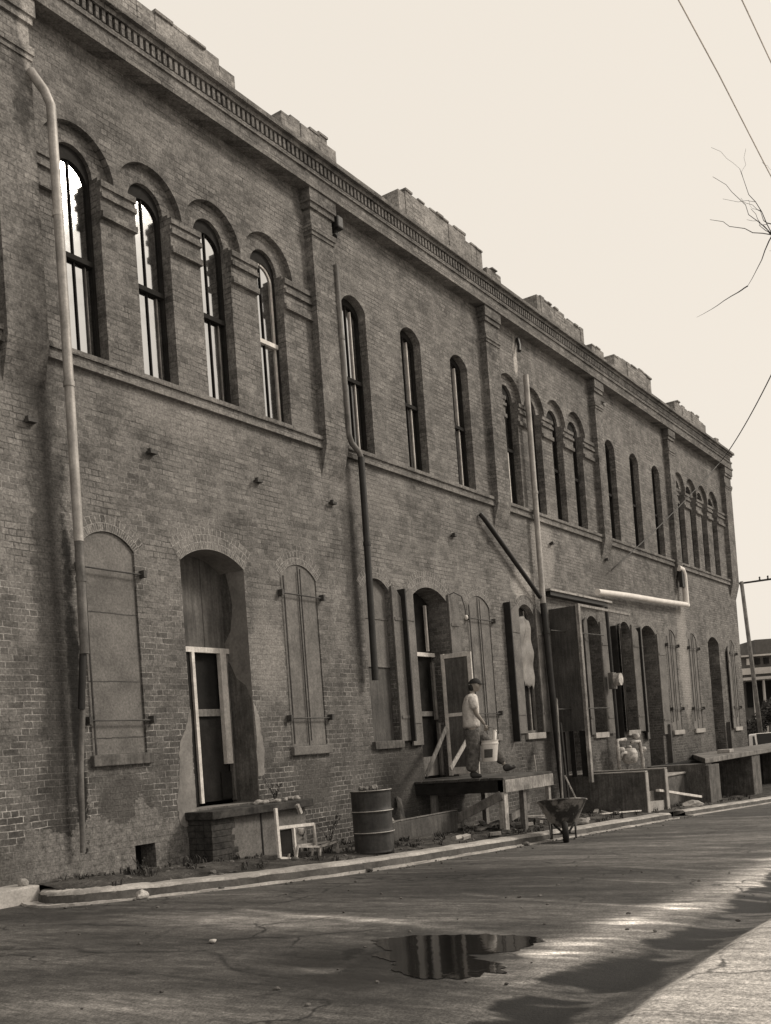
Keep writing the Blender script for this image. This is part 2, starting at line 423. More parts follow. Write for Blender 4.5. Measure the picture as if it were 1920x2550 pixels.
# impost bands between the round-headed windows
for b in (0, 2, 4):
    xs = [x for x, k in archw if k == b]
    l0 = -5.73 + (BAY*b if b else 0) + (.03 if b else 0); r0 = .02 + BAY*b + (0 if b < 4 else .2)
    if b == 2: l0, r0 = 6.98, 12.68
    if b == 4: l0, r0 = 19.42, 25.45
    edges = [l0] + [e for x in xs for e in (x-AW, x+AW)] + [r0]
    for i in range(0, len(edges), 2):
        a, c = edges[i]+.002, edges[i+1]-.002; im = MB()
        im.box(a, c, -.07, -.002, 9.46, 9.55).box(a, c, -.04, -.002, 9.38, 9.46).box(a, c, -.075, -.002, 9.31, 9.38)
        im.box(a, c, -.03, -.002, 9.12, 9.31).box(a, c, -.07, -.002, 9.03, 9.12)
        im.build('impost_band', M['brick_trim'], bld)
# cornice: architrave band, dentils, top courses
cn = MB()
cn.box(XL, XR+.12, -.26, -.002, 11.35, 11.42).box(XL, XR+.10, -.22, -.003, 11.42, 11.62).box(XL, XR+.12, -.25, -.002, 11.62, 11.68)
cn.box(XL, XR+.12, -.22, -.003, 11.68, 11.72)
cn.box(XL, XR+.20, -.26, -.002, 11.90, 11.97).box(XL, XR+.25, -.33, .28, 11.97, 12.05)
cn.box(XL, XR+.1, -.11, -.004, 11.72, 11.90)
x = XL
while x < XR:
    cn.box(x, x+.058, -.235, -.1105, 11.725, 11.895); x += .113
cn.build('cornice', M['brick_trim'], bld)
# ragged parapet: coping remains and merlon-like stubs
def ragged(x0, x1, z0, z1, y0=-.12, y1=.25, jag=.05, step=.23):
    p = MB(); x = x0; hz = z1
    n = max(1, int((x1-x0)/step)); st = (x1-x0)/n
    for i in range(n):
        if random.random() < .35: hz = z1 - random.choice([0, 0, 1, 1, 2])*jag
        a = x0+i*st
        p.box(a, a+st, y0 + random.choice([0, 0, .012]), y1, z0, hz + random.uniform(-.004, .004))
    return p
rg = ragged(XL, XR+.1, 12.05, 12.16, y0=-.17, jag=.028); rg.build('coping', M['brick_rubble'], bld)
for x0, x1, zt in ((-16.0, -12.2, 12.55), (-11.8, -10.8, 12.40), (-9.6, -6.9, 12.55), (-6.2, -1.78, 12.56), (-.62, .92, 12.56), (3.0, 6.42, 12.74), (6.62, 7.32, 12.42), (9.3, 12.2, 12.66),
                   (12.75, 13.6, 12.48), (14.45, 17.6, 12.74), (19.9, 23.4, 12.62), (24.6, 25.2, 12.35)):
    n_ = max(3, int((x1-x0)/random.uniform(.2, .33))); st_w = (x1-x0)/n_; p = MB(); q = p; hgt = 0
    for i in range(n_):
        if random.random() < .4: hgt = random.choice([0, 0, .03, .06, .09, .05])
        e_ = .10*random.random() if i in (0, n_-1) else 0
        top_ = zt - hgt - e_; a0, a1 = x0+i*st_w, x0+(i+1)*st_w
        p.box(a0, a1, -.19+random.choice([0, .008, .015]), .26, 12.1, top_-.04)
        if random.random() < .5: q.box(a0-.01, a1+.008, -.205+random.uniform(-.02, .02), .28, top_-.0395, top_+random.uniform(-.012, .012))
    p.build('parapet_stub', M['brick_rubble'], bld)

# ---- brick arch rings over the ground floor openings
def arch_ring(cx, hw, zs, rise, th=.24, y=-.004, n=20, grow=0):
    r = (hw*hw + rise*rise)/(2*rise); cz = zs+rise-r; a0 = math.atan2(zs-cz, hw)
    vs = []; uvs = []
    for i in range(n+1):
        a = math.pi-a0-(math.pi-2*a0)*i/n
        for k, rr in enumerate((r, r+th)):
            vs.append((cx+rr*math.cos(a), y, cz+rr*math.sin(a))); uvs.append((a*(r+th/2), k*th))
    fs = [(2*i, 2*i+1, 2*i+3, 2*i+2) for i in range(n)]
    me = bpy.data.meshes.new('brick_arch'); me.from_pydata(vs, [], fs); ul = me.uv_layers.new(name='UVMap')
    for lp in me.loops: ul.data[lp.index].uv = uvs[lp.vertex_index]
    me.materials.append(M['brick_arch'])
    o = bpy.data.objects.new('brick_arch', me); COL.objects.link(o); o.parent = bld
for cx, hw, zb, k in lower:
    arch_ring(cx, hw+.001, LS, LR, .33 if 'door' in k else .22)

# ---- upper windows
def frame_strip(mb, outer, inner, y0, y1):
    n = len(outer)
    mb.add([(x, y0, z) for x, z in outer] + [(x, y0, z) for x, z in inner], [(i, (i+1) % n, (i+1) % n+n, i+n) for i in range(n)])
    mb.strip_y(inner + [inner[0]], y0, y1)
def upper_window(cx, hw, zs, rise, style):
    drop = .15 if style[0] == 'A' or style[0] == 'C' else .09
    o = outline(cx, hw, SILL, zs, rise); t = .045
    inn = outline(cx, hw-t, SILL+t, zs-drop, rise-t*.9)
    f = MB(); frame_strip(f, o, inn, DEP-.03, DEP+.03)
    win = f.build('window', M['darkwood'], bld)
    top = zs-drop+rise-t
    up_ = [(x, max(z, 8.43)) for x, z in inn]; lo_ = [(cx-hw+t, SILL+t), (cx-hw+t, 8.36), (cx+hw-t, 8.36), (cx+hw-t, SILL+t)]
    g1, g2 = {'A': ('glass', 'glass'), 'B': ('glass', 'glass_dim'), 'C': ('glass_dim', 'glass_dim'), 'D': ('glass_dim', 'glass_dim')}[style[0]]
    q = MB().prism_y(up_, DEP+.012, DEP+.016); q.v = [tilt(p, cx, hw, style) for p in q.v]; q.build('upper_pane', M[g1], win)
    q = MB().prism_y(lo_, DEP+.012, DEP+.016); q.v = [tilt(p, cx+9, hw, style) for p in q.v]; q.build('lower_pane', M[g2], win)
    white = M['whitepaint'] if style == 'A4' else M['darkwood']
    MB().box(cx-hw+t, cx+hw-t, DEP-.06, DEP+.006, 8.36, 8.43).build('meeting_rail', white, win)
    mu = MB().box(cx-.011, cx+.011, DEP-.012, DEP+.008, SILL+t, 8.36).box(cx-.011, cx+.011, DEP-.012, DEP+.008, 8.43, top)
    mu.build('glazing_bar', M['darkwood'], win)
    if style == 'A4':
        s = MB(); i2 = outline(cx, hw-t-.04, SILL+t+.05, zs-drop, rise-t*.9-.035); frame_strip(s, inn, i2, DEP-.012, DEP+.008)
        s.build('sash', M['whitepaint'], win)
    if style[0] == 'A' and style != 'A4':
        MB().box(cx+.17, cx+.185, DEP-.02, DEP+.008, SILL+.1, 8.34).build('sash_cord_strip', M['greywood'], win)
    if style[0] == 'B':
        MB().box(cx+.13, cx+.15, DEP-.022, DEP+.008, SILL+.1, 9.75).build('sash_edge', M['whitepaint'], win)
        MB().box(cx-hw+.002, cx-hw+.05, DEP-.05, DEP-.0305, 8.45, 9.7).build('worn_frame_edge', M['palewood'], win)
    if style in ('C1', 'C3', 'D1'):
        MB().box(cx+.02, cx+.055, DEP-.03, DEP+.008, SILL+.06, 8.34).build('sash_edge', M['whitepaint'], win)
        MB().box(cx-.06, cx+.13, DEP-.10, DEP-.0305, SILL+.002, SILL+.06).build('sill_scrap', M['whitepaint'], win)
    return win
def tilt(p, cx, hw, style):
    k = ((cx*7.3) % 1.0-.5)*.016; return (p[0], p[1] + (p[0]-cx if abs(p[0]-cx) < 2 else p[0]-cx+9)*k, p[2])
for i, (cx, b) in enumerate(archw):
    upper_window(cx, AW, 9.60, .345, {0: 'A', 2: 'C', 4: 'D'}[b] + str(i % 4 + 1))
for k, (cx, b) in enumerate(segw):
    upper_window(cx, SW, 9.74, .21, {1: 'B', 3: 'D', -1: 'B'}[b] + str(k % 3 + 1))

# ---- ground floor fillings
def rods(cx, hw, z1, z2, vert=True, left=False):
    r = MB()
    for z in (z1, z2):
        r.tube([(cx-hw-.07, -.05, z), (cx+hw+.10, -.05, z-.01)], .012, 6)
        for e in (-hw-.08, hw+.09):
            r.box(cx+e-.025, cx+e+.025, -.10, -.002, z-.05, z+.05)
    if vert: r.tube([(cx, -.035, 1.7), (cx+.0, -.035, LS+.15)], .012, 6)
    if left: r.tube([(cx-hw+.02, -.035, 1.66), (cx-hw+.02, -.035, LS)], .014, 6)
    r.build('shutter_bar', M['iron'], bld)
for cx, hw, zb, k in lower:
    ol = outline(cx, hw-.004, zb+.003, LS, LR-.004)
    if k == 'iron':
        o = MB().prism_y(ol, .018, .05).build('iron_shutter', M['shutter'], bld)
        MB().box(cx-.006, cx+.006, .006, .0175, zb+.01, LS+LR-.03).build('shutter_joint', M['iron'], o)
        rods(cx, hw, 4.13, 2.08, True, True)
    elif k == 'plaster':
        o = MB().prism_y(ol, .03, .055).build('plastered_infill', M['plaster'], bld)
        for z in (3.55, 2.63, 1.88):
            sm = MB()
            x = cx-hw+.03
            while x < cx+hw-.05:
                l = random.uniform(.04, .2); e_ = random.uniform(-.006, .006); sm.box(x, x+l+.004, .0265, .0295, z-.006+e_, z+.008+e_); x += l
            sm.build('mortar_seam', M['iron'], o)
        rods(cx, hw, 4.12, 2.11, False, True)
    elif k == 'board':
        o = MB().box(cx-hw+.004, cx+hw-.004, .10, .13, 3.0, LS+.23).build('boarding', M['shutter'], bld)
        MB().box(cx-hw+.004, cx+hw-.004, .115, .13, zb, 3.0).build('lower_board', M['shutter_dark'], o)
        MB().box(cx-hw+.02, cx+hw-.02, .085, .0995, 3.9, 3.93).box(cx-hw+.02, cx+hw-.02, .085, .0995, 3.0, 3.02).build('batten', M['greywood'], o)
    elif k == 'sheet':
        w_ = MB(); inn = outline(cx, hw-.06, zb+.06, LS, LR-.05); frame_strip(w_, ol, inn, .12, .18)
        w_ = w_.build('lower_window', M['greywood'], bld)
        MB().prism_y(inn, .165, .17).build('glass', M['glass_dim'], w_)
        MB().box(cx+.18, cx+.21, .14, .164, zb+.06, LS+.1).build('glazing_bar', M['palewood'], w_)
        sh = MB(); nx, nz = 10, 26; x0, x1 = cx-hw+.02, cx+hw-.1
        for j in range(nz+1):
            for i in range(nx+1):
                u = i/nx; v = j/nz; zt = LS-.15 + .1*math.sin(u*3); zb2 = 2.62 + .22*(1-u) + .05*math.sin(u*19) + (-.1 if .3 < u < .5 else 0)
                sh.v.append((x0+(x1-x0)*u, .07+.035*math.sin(u*9+v*4)+.02*math.sin(v*17+u*3), zt+(zb2-zt)*v))
        for j in range(nz):
            for i in range(nx): a = j*(nx+1)+i; sh.f.append((a, a+1, a+nx+2, a+nx+1))
        M['sheet'] = plain('torn_pale_sheet', .25, .6, .12, 20, .35, 2)
        o = sh.build('torn_sheet', M['sheet'], w_, smooth=True); o.modifiers.new('thick', 'SOLIDIFY').thickness = .004
    elif k in ('dark', 'door3', 'door4'):
        d = .34 if k == 'dark' else .5
        o = MB().prism_y(ol, d, d+.03).build('dark_boarding' if k == 'dark' else 'door', M['boardgrey'] if k != 'dark' else M['shutter_dark'], bld)
        if 'door' in k:
            MB().box(cx-hw+.08, cx+hw-.08, d-.03, d-.001, 3.0, 3.1).build('transom', M['greywood'], o)
    # stone sills
    if k in ('iron', 'plaster', 'board', 'sheet', 'dark') and cx != 9.75 and zb > 1:
        MB().box(cx-hw-.05, cx+hw+.06, -.07, .03 if k in ('plaster', 'iron') else .11, zb-.15, zb-.003).build('window_sill', M['concrete'] if cx > 6 else M['concrete_dark'] if k != 'iron' else M['shutter'], bld, bevel=.012)

# door 1: boarded head, white transom and posts
d1 = MB()
for i in range(6): d1.box(-3.54+i*.225, -3.54+i*.225+.22, .50+.006*(i % 2), .53, 3.24, 4.70)
dd = d1.build('door', M['boardgrey'], bld)
MB().box(-3.55, -2.192, .42, .50, 3.15, 3.23).build('transom_bar', M['whitepaint'], dd)
MB().box(-3.02, -2.96, .42, .50, .85, 3.15).build('door_post', M['whitepaint'], dd)
MB().box(-2.40, -2.27, .42, .50, 1.42, 3.15).build('door_post', M['whitepaint'], dd)
MB().box(-2.262, -2.215, .44, .51, .85, 3.15).build('door_jamb', M['greywood'], dd)
MB().box(-2.93, -2.45, .45, .47, 2.17, 2.28).build('lock_rail', M['greywood'], dd)
MB().box(-3.55, -3.02, .46, .49, .82, 3.15).build('side_panel', M['darkwood'], dd)
MB().box(-2.95, -2.30, .50, .53, .86, 2.17).box(-2.5,-2.28,.475,.4995,.88,1.3).build('lower_panel', M['darkwood'], dd)
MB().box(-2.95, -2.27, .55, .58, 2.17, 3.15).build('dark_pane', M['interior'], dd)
# plaster patch scars beside door 1
def blobpatch(name, pts, y, mat, parent, th=.02, seed=1):
    rnd = random.Random(seed); out = []
    n = len(pts)
    for i in range(n):
        a = Vector((*pts[i], 0)); b = Vector((*pts[(i+1) % n], 0))
        for k in range(6):
            p = a.lerp(b, k/6); out.append((p.x + rnd.uniform(-.018, .018), p.y + rnd.uniform(-.018, .018)))
    mb = filled(name, out, [], y, mat, parent)
    mb.strip_y(out+[out[0]], y, y+th)
    return mb.build(name, mat, parent)
blobpatch('plaster_patch', [(-3.56, .55), (-3.56, 2.25), (-3.66, 2.0), (-3.82, 1.7), (-3.86, 1.2), (-3.95, .95), (-3.88, .6)], -.006, M['reveal'], bld, seed=3)
blobpatch('plaster_patch', [(-2.18, 1.2), (-2.18, 2.35), (-2.08, 2.1), (-2.02, 1.6), (-2.04, 1.2)], -.007, M['reveal'], bld, seed=4)
# dark patches painting the curved and slanting shadow on the right reveal (lies in the reveal)
rv = MB(); pts = [(.02, .82), (.02, 2.4), (.12, 2.62), (.3, 2.75), (.42, 3.0), (.55, 3.1), (.55, .82)]
rv.add([(-2.194, y, z) for y, z in pts], [tuple(range(len(pts)))]); rv.build('reveal_shadow', M['concrete_dark'], bld)
rv = MB(); pts = [(.56, 3.25), (.36, 3.5), (.28, 3.9), (.33, 4.2), (.40, 4.5), (.56, 4.55)]
rv.add([(-2.195, y, z) for y, z in pts], [tuple(range(len(pts)))]); rv.build('reveal_shadow', M['concrete_dark'], bld)

# door 2
o2 = outline(3.30, .656, .80, LS, LR-.004)
dd = MB().prism_y(o2, .46, .49).build('door', M['darkwood'], bld)
y = .36
a = P(1030, 1628, y); b = P(1098, 1624, y)
MB().box(2.645, 3.955, y, y+.08, a.z-.04, a.z+.04).build('transom_bar', M['whitepaint'], dd)
def post(p0, p1, y, wd, mat, nm, par, dy=.05):
    a = P(*p0, y); b = P(*p1, y); q = MB(); 
    q.bar(Vector((a.x, y, a.z)), Vector((a.x, y, b.z)), wd, dy, up=(0, 1, 0)); return q.build(nm, mat, par)
post((1057, 1508), (1066, 1622), .38, .05, M['whitepaint'], 'door_post', dd)
post((1076, 1650), (1090, 1792), .34, .09, M['greywood'], 'door_post', dd)
post((1092, 1800), (1100, 1930), .34, .09, M['greywood'], 'door_post', dd)
MB().box(2.66, 3.94, .40, .45, .86, 1.25).build('door_rail', M['greywood'], dd)
MB().box(2.66, 3.94, .40, .45, 2.08, 2.18).build('door_rail', M['greywood'], dd)
leaf = MB(); hx = 3.53
leaf.box(hx, hx+.035, -.10, -.02, .84, 3.30).box(hx, hx+.035, -.72, -.64, .84, 3.28).box(hx, hx+.035, -.64, -.10, 3.20, 3.29).box(hx, hx+.035, -.64, -.10, .86, 1.0).box(hx, hx+.035, -.64, -.1, 2.02, 2.09)
leaf = leaf.build('screen_door', M['whitepaint'], bld, bevel=.004)
MB().box(hx-.004, hx+.038, -.075, -.045, .9, 3.2).build('worn_stile_face', M['whitepaint'], leaf)
MB().box(hx-.006, hx-.0005, -.725, -.635, 2.6, 3.285).build('painted_corner', M['whitepaint'], leaf)
MB().box(hx-.006, hx-.0005, -.63, -.11, 3.205, 3.288).build('painted_top_rail', M['whitepaint'], leaf)
MB().box(hx+.012, hx+.018, -.64, -.10, 1.0, 3.20).build('wire_screen', M['boardgrey'], leaf)
# open shutter leaves folded back on the wall
def shutter_leaf(xh, wd, z0, z1, ang, mat, arch=1, name='open_shutter', y0=-.03):
    """leaf hinged at xh; wd signed; ang = opening away from the wall"""
    pts = [(0, z0), (0, z1)]
    for i in range(9):
        t = i/8*math.pi/2
        pts.append((abs(wd)*math.sin(t) if True else 0, z1-.0 + .0)) if False else None
    n = 8; out = [(0, z0), (0, z1+.22*arch)]
    for i in range(1, n+1):
        t = i/n; out.append((abs(wd)*t, z1 + .22*arch*(math.cos(t*math.pi/2))))
    out.append((abs(wd), z0))
    q = MB(); q.prism_y(out, -.02, .02)
    for z in (z0+.45, z1-.4): q.box(.04, abs(wd)-.03, -.035, -.0205, z-.03, z+.03)
    sg = 1 if wd > 0 else -1
    ca, sa = math.cos(R(ang)), math.sin(R(ang))
    q.v = [(xh + sg*(vx*ca), y0 - vx*sa + vy, vz) for vx, vy, vz in q.v]
    if sg < 0: q.f = [f[::-1] for f in q.f]
    return q.build(name, mat, bld)
for x, z0, z1 in ((2.165, 1.58, 4.50), (6.53, 1.42, 4.60), (12.93, 1.3, 4.45), (14.86, 1.4, 4.5)):
    MB().box(x-.02, x+.02, -.17, -.003, z0, z1).build('dark_gap_bar', M['blackpipe'], bld)  # black bar added to draw the dark gap beside each leaf
shutter_leaf(1.87, .30, 1.6, 4.32, 4, M['shutter'])
shutter_leaf(2.62, -.42, 1.5, 4.34, 5, M['shutter'])
shutter_leaf(3.98, .36, 1.5, 4.34, 3, M['shutter'])
shutter_leaf(7.17, -.58, 1.6, 4.36, 5, M['shutter'])
shutter_leaf(8.06, .34, 1.6, 4.36, 6, M['greywood'])
shutter_leaf(11.18, -.44, 1.45, 4.36, 10, M['boardgrey'])
shutter_leaf(12.06, .48, 1.45, 4.3, 4, M['shutter'])
shutter_leaf(13.58, -.62, 1.45, 4.36, 22, M['boardgrey'])
shutter_leaf(14.46, .34, 1.45, 4.36, 10, M['shutter'])
shutter_leaf(15.28, -.40, 1.2, 4.36, 12, M['boardgrey'])
shutter_leaf(16.62, .55, 1.3, 4.2, 3, M['shutter'])
shutter_leaf(24.56, -.40, 1.3, 4.2, 8, M['shutter'])
# low batten doors hanging in the far doorways
for x0, z0 in ((16.9, .35), (23.55, .3)):
    MB().box(x0, x0+.07, -.14, -.01, z0, z0+1.25).build('door_guard_post', M['shutter_dark'], bld)

# plywood hoarding (wind lobby) beside the fifth window
hd = MB().box(8.93, 8.98, -.72, -.004, 1.58, 4.62).build('side_hoarding', M['shutter_dark'], bld)
MB().box(8.90, 9.02, -.80, -.72, .30, 4.66).build('corner_post', M['postgrey'], hd)
MB().box(8.94, 8.97, -.70, -.55, .45, 1.575).box(8.94, 8.97, -.40, -.28, .45, 1.575).box(8.94, 8.97, -.18, -.01, .45, 1.575).build('slat', M['darkwood'], hd)
MB().box(9.02, 12.4, -.80, -.74, 4.60, 4.66).build('head_rail', M['postgrey'], hd)
MB().box(8.6, 12.6, -.24, -.004, 5.04, 5.09).build('canopy_board', M['palewood'], hd)
MB().box(8.7, 12.3, -.19, -.004, 4.94, 5.04).build('canopy_bearer', M['blackpipe'], hd)
r = MB()
for z in (4.02, 2.12): r.tube([(8.2, -.35, z), (11.0, -.55, z)], .014, 6)
r.build('shutter_bar', M['iron'], hd)

# ---- downpipes
def pipe(name, pts, rad, mat, joints=(), par=bld):
    p = MB(); p.tube(pts, rad, 14); o = p.build(name, mat, par, smooth=True); smooth_by_angle(o, 60)
    if joints:
        j = MB()
        for (x, y, z) in joints: j.tube([(x, y, z-.035), (x, y, z+.035)], rad*1.18, 14)
        o2 = j.build('pipe_collar', mat, o); smooth_by_angle(o2, 60)
    return o
pipe('downpipe', [(-5.74, -.16, 10.42), (-5.72, -.19, 10.36), (-5.62, -.26, 10.18), (-5.55, -.28, 10.02), (-5.55, -.28, 7.5), (-5.55, -.26, 4.38)], .062, M['zinc'], [(-5.55, -.27, z) for z in (8.6, 6.4)])
pipe('downpipe', [(-5.55, -.26, 4.375), (-5.56, -.24, 2.95)], .058, M['zincdark'], [(-5.55, -.25, 3.9)])
pipe('downpipe', [(-5.57, -.22, 2.95), (-5.62, -.18, 2.25)], .045, M['blackpipe'])
pipe('downpipe', [(-5.60, -.18, 2.245), (-5.66, -.14, 1.5), (-5.70, -.13, .45)], .036, M['zincdark'])
pipe('downpipe', [(.66, -.17, 10.22), (.68, -.17, 7.15), (.74, -.18, 7.0), (.93, -.19, 6.88), (.97, -.2, 6.78)], .052, M['zincdark'], [(.67, -.17, 8.9)])
pipe('downpipe', [(.97, -.2, 6.78), (.96, -.2, 5.5), (.90, -.2, 2.72)], .062, M['blackpipe'], [(.955, -.2, 5.2)])
pipe('downpipe', [(8.30, -.17, 10.28), (8.30, -.17, 8.0), (8.28, -.17, 4.7)], .068, M['zinc'], [(8.3, -.17, 7.4)])
pipe('downpipe', [(8.28, -.17, 4.7), (8.34, -.2, 2.4), (8.42, -.25, -.35)], .08, M['blackpipe'], [(8.3, -.18, 4.0), (8.4, -.22, 1.6)])
pipe('downpipe', [(5.62, -.06, 6.5), (5.7, -.12, 6.38), (8.2, -.14, 4.85)], .055, M['blackpipe'])
a, b, c = P(1488, 1474, -.2), P(1712, 1507, -.2), P(1700, 1455, -.2)
pipe('white_pipe', [a, a.lerp(b, .3)+Vector((0, 0, .02)), a.lerp(b, .65)+Vector((0, 0, .0)), b+Vector((-.25, 0, 0)), b, ], .085, M['pvc'])
pipe('white_pipe', [b+Vector((-.1, 0, -.06)), b+Vector((-.1, 0, .98)), b+Vector((-.25, 0, 1.16)), b+Vector((-.5, .05, 1.2))], .095, M['pvc'])
# rain-water heads
MB().box(.72, .90, -.25, -.004, 10.93, 11.16).build('rainwater_head', M['blackpipe'], bld, bevel=.03)
MB().tube([(.81, -.12, 10.95), (.80, -.13, 10.85), (.72, -.15, 10.78)], .05, 8).build('outlet', M['blackpipe'], bld)
MB().tube([(8.25, -.05, 11.2), (8.22, -.1, 11.0), (8.15, -.12, 10.85)], .05, 8).build('outlet', M['blackpipe'], bld)
MB().tube([(13.45, -.05, 10.95), (13.5, -.14, 10.85), (13.3, -.16, 10.75)], .055, 8).build('outlet', M['zincdark'], bld)
MB().box(19.0, 19.25, -.24, -.12, 6.1, 6.75).build('rainwater_head', M['blackpipe'], bld)
# iron anchors in the wall
for px_, py_ in ((78, 1052), (378, 1130), (642, 1201), (827, 1255), (1372, 1355), (1128, 1335), (1508, 1395)):
    a = P(px_, py_, 0)
    MB().box(a.x-.10, a.x+.03, -.09, -.002, a.z-.02, a.z+.02).box(a.x-.13, a.x-.10, -.12, -.05, a.z-.035, a.z+.035).build('wall_anchor', M['iron'], bld)
# gooseneck lamp by door 2
q = MB().tube([(4.02, -.03, 4.55), (4.1, -.12, 4.6), (4.22, -.22, 4.52), (4.28, -.25, 4.3), (4.29, -.26, 4.12)], .012, 8)
lm = q.build('lamp_arm', M['iron'], bld); 
q = MB().lathe([(0, .07), (.03, .06), (.045, .02), (.035, -.02), (.0, -.04)], (4.29, -.26, 4.06), 12); q.build('lamp_globe', M['whitepaint'], lm, smooth=True)


# ================================================================== ground
def vnoise(x, y, seed=0):
    """smooth value noise on numpy arrays, about -1..1"""
    xi = np.floor(x).astype(np.int64); yi = np.floor(y).astype(np.int64); xf = x-xi; yf = y-yi
    def h(a, b):
        n = (a*374761393 + b*668265263 + seed*974711) & 0x7fffffff
        n = ((n ^ (n >> 13))*1274126177) & 0x7fffffff
        return ((n ^ (n >> 16)) & 0xffff)/32767.5 - 1
    u = xf*xf*(3-2*xf); v = yf*yf*(3-2*yf)
    return (h(xi, yi)*(1-u)+h(xi+1, yi)*u)*(1-v) + (h(xi, yi+1)*(1-u)+h(xi+1, yi+1)*u)*v
def fbm(x, y, oct=4, seed=0):
    s = 0; a = .5
    for i in range(oct): s = s + a*vnoise(x*2**i, y*2**i, seed+i*7); a *= .55
    return s
def axis(segs):
    out = []
    for a, b, st in segs:
        n = max(1, int(round((b-a)/st))); out += list(np.linspace(a, b, n, endpoint=False))
    out.append(segs[-1][1]); return np.array(out)
XS = axis([(-400, -60, 40), (-60, -20, 4), (-20, -10.8, .3), (-10.8, -5.5, .024), (-5.5, -1, .05), (-1, 4, .1), (4, 20, .25), (20, 60, 2), (60, 200, 15), (200, 900, 100)])
YS = axis([(-500, -60, 40), (-60, -16, 4), (-16, -10, .3), (-10, -4.4, .028), (-4.4, -1.0, .06), (-1.0, 1, .25), (1, 40, 4), (40, 500, 46)])
GX, GY = np.meshgrid(XS, YS, indexing='ij')
gv = np.vectorize(g)
gz1 = gv(XS); GZ = np.repeat(gz1[:, None], len(YS), 1)
near = np.exp(-((GX+5)/18)**2)
GZ = GZ + near*(.012*fbm(GX*.7, GY*.7, 3, 3))*(1-np.exp(-(((GX+7.95)/1.1)**2+((GY+6.65)/1.2)**2)**2)*.92)
GZ = GZ - .035*np.exp(-((GY+8.15+.12*np.sin(GX*.8))/.28)**2)*near      # shallow gutter
GZ = GZ + .03*np.clip((-8.45-GY)/.1, 0, 1)*(GY < -8.45)*near
def seg_d(ax, ay, bx, by, wob=.0, sd=0):
    px_, py_ = GX + wob*fbm(GX*2, GY*2, 3, sd), GY + wob*fbm(GX*2+9, GY*2, 3, sd+3)
    dx, dy = bx-ax, by-ay; L2 = dx*dx+dy*dy
    t = np.clip(((px_-ax)*dx + (py_-ay)*dy)/L2, 0, 1)
    return np.hypot(px_-ax-t*dx, py_-ay-t*dy), t
def sstep(a, b, x): t = np.clip((x-a)/(b-a), 0, 1); return t*t*(3-2*t)
tone = np.full(GX.shape, 0.0); wet = np.zeros(GX.shape)
# cross-falls: long faint streaks running out from the kerb towards the gutter
sx_ = GX + .28*(GY+5)
st_ = fbm(sx_*1.6, GY*.22, 4, 11)
tone += 1.25*st_*sstep(-.2, .8, (GY+9)/2)*(GY > -8.4) + .55*sstep(-6, 4, GX)*sstep(-3.5, -7, GY)*(GY > -8.4)
tone += .8*fbm(sx_*5.5, GY*.7, 3, 12)*(GY > -8.4)
tone += .75*fbm(GX*.8, GY*.45, 4, 21)
tone += .5*fbm(GX*7, GY*7, 3, 22)
road_m = (GY > -8.45)
# paler bands across the road
def band(pts, wd, amt, sd, wob=.25):
    global tone
    for (a, b) in zip(pts[:-1], pts[1:]):
        d, t = seg_d(*a, *b, wob=wob, sd=sd)
        tone = np.maximum(tone, tone*0 - 9) + amt*np.exp(-(d/wd)**2)
band([(-2.2, -5.6), (-2.55, -6.9)], .07, .9, 1, .1)
band([(-3.4, -5.3), (-3.95, -7.1)], .06, .9, 2, .1)
band([(-5.1, -5.2), (-5.7, -7.6)], .06, 1.1, 3, .1)
band([(-6.6, -3.6), (-6.95, -5.4), (-7.25, -6.9)], .10, 1.1, 4, .1)
band([(-7.35, -2.3), (-7.15, -4.0), (-7.35, -5.6)], .28, .6, 5, .3)
band([(-1.0, -5.8), (-1.3, -7.5)], .08, .7, 6, .1)
band([(1.0, -5.0), (.2, -7.6)], .12, .8, 7, .1)
# pale silty band by the gutter, rippled, with water glare painted in
rip = .5+.5*np.sin((GX+.25*GY)*9 + 3*fbm(GX*1.5, GY*1.5, 3, 5))
silt_glare = np.exp(-((GY + 7.62 + .16*np.sin(GX*1.1) + .2*fbm(GX, GY*2, 3, 6))/.34)**2)*sstep(-9.8, -8.6, GX)
silt_glare2 = sstep(-7.92, -7.80, GY+.12*np.sin(GX*.9+.5)+.16*fbm(sx_*4.2, GY*1.5, 4, 19))*(1-sstep(-7.55, -7.1, GY+.25*fbm(sx_*3, GY, 3, 61)))*sstep(-8.9, -8.0, GX)
tone += 1.15*silt_glare2
tone += silt_glare*(.9+1.6*sstep(.05, .5, fbm(sx_*7, GY*1.6, 3, 28)))
band([(-8.9, -6.9), (-8.35, -7.25), (-7.75, -7.35)], .12, 1.2, 8, .15)
# dark wet gutter
gdist = np.abs(GY + 8.12 + .12*np.sin(GX*.9+.5) + .20*fbm(GX*.9, GY*2, 3, 9) + .17*fbm(sx_*4.2, GY*1.5, 4, 19)); gd = 1-sstep(.22, .31, gdist)
tone = tone*(1-.7*gd) - gd*(3.1 - 3.6*sstep(.12, .3, fbm(sx_*5, GY*1.2, 3, 29)))
wet += gd*.35
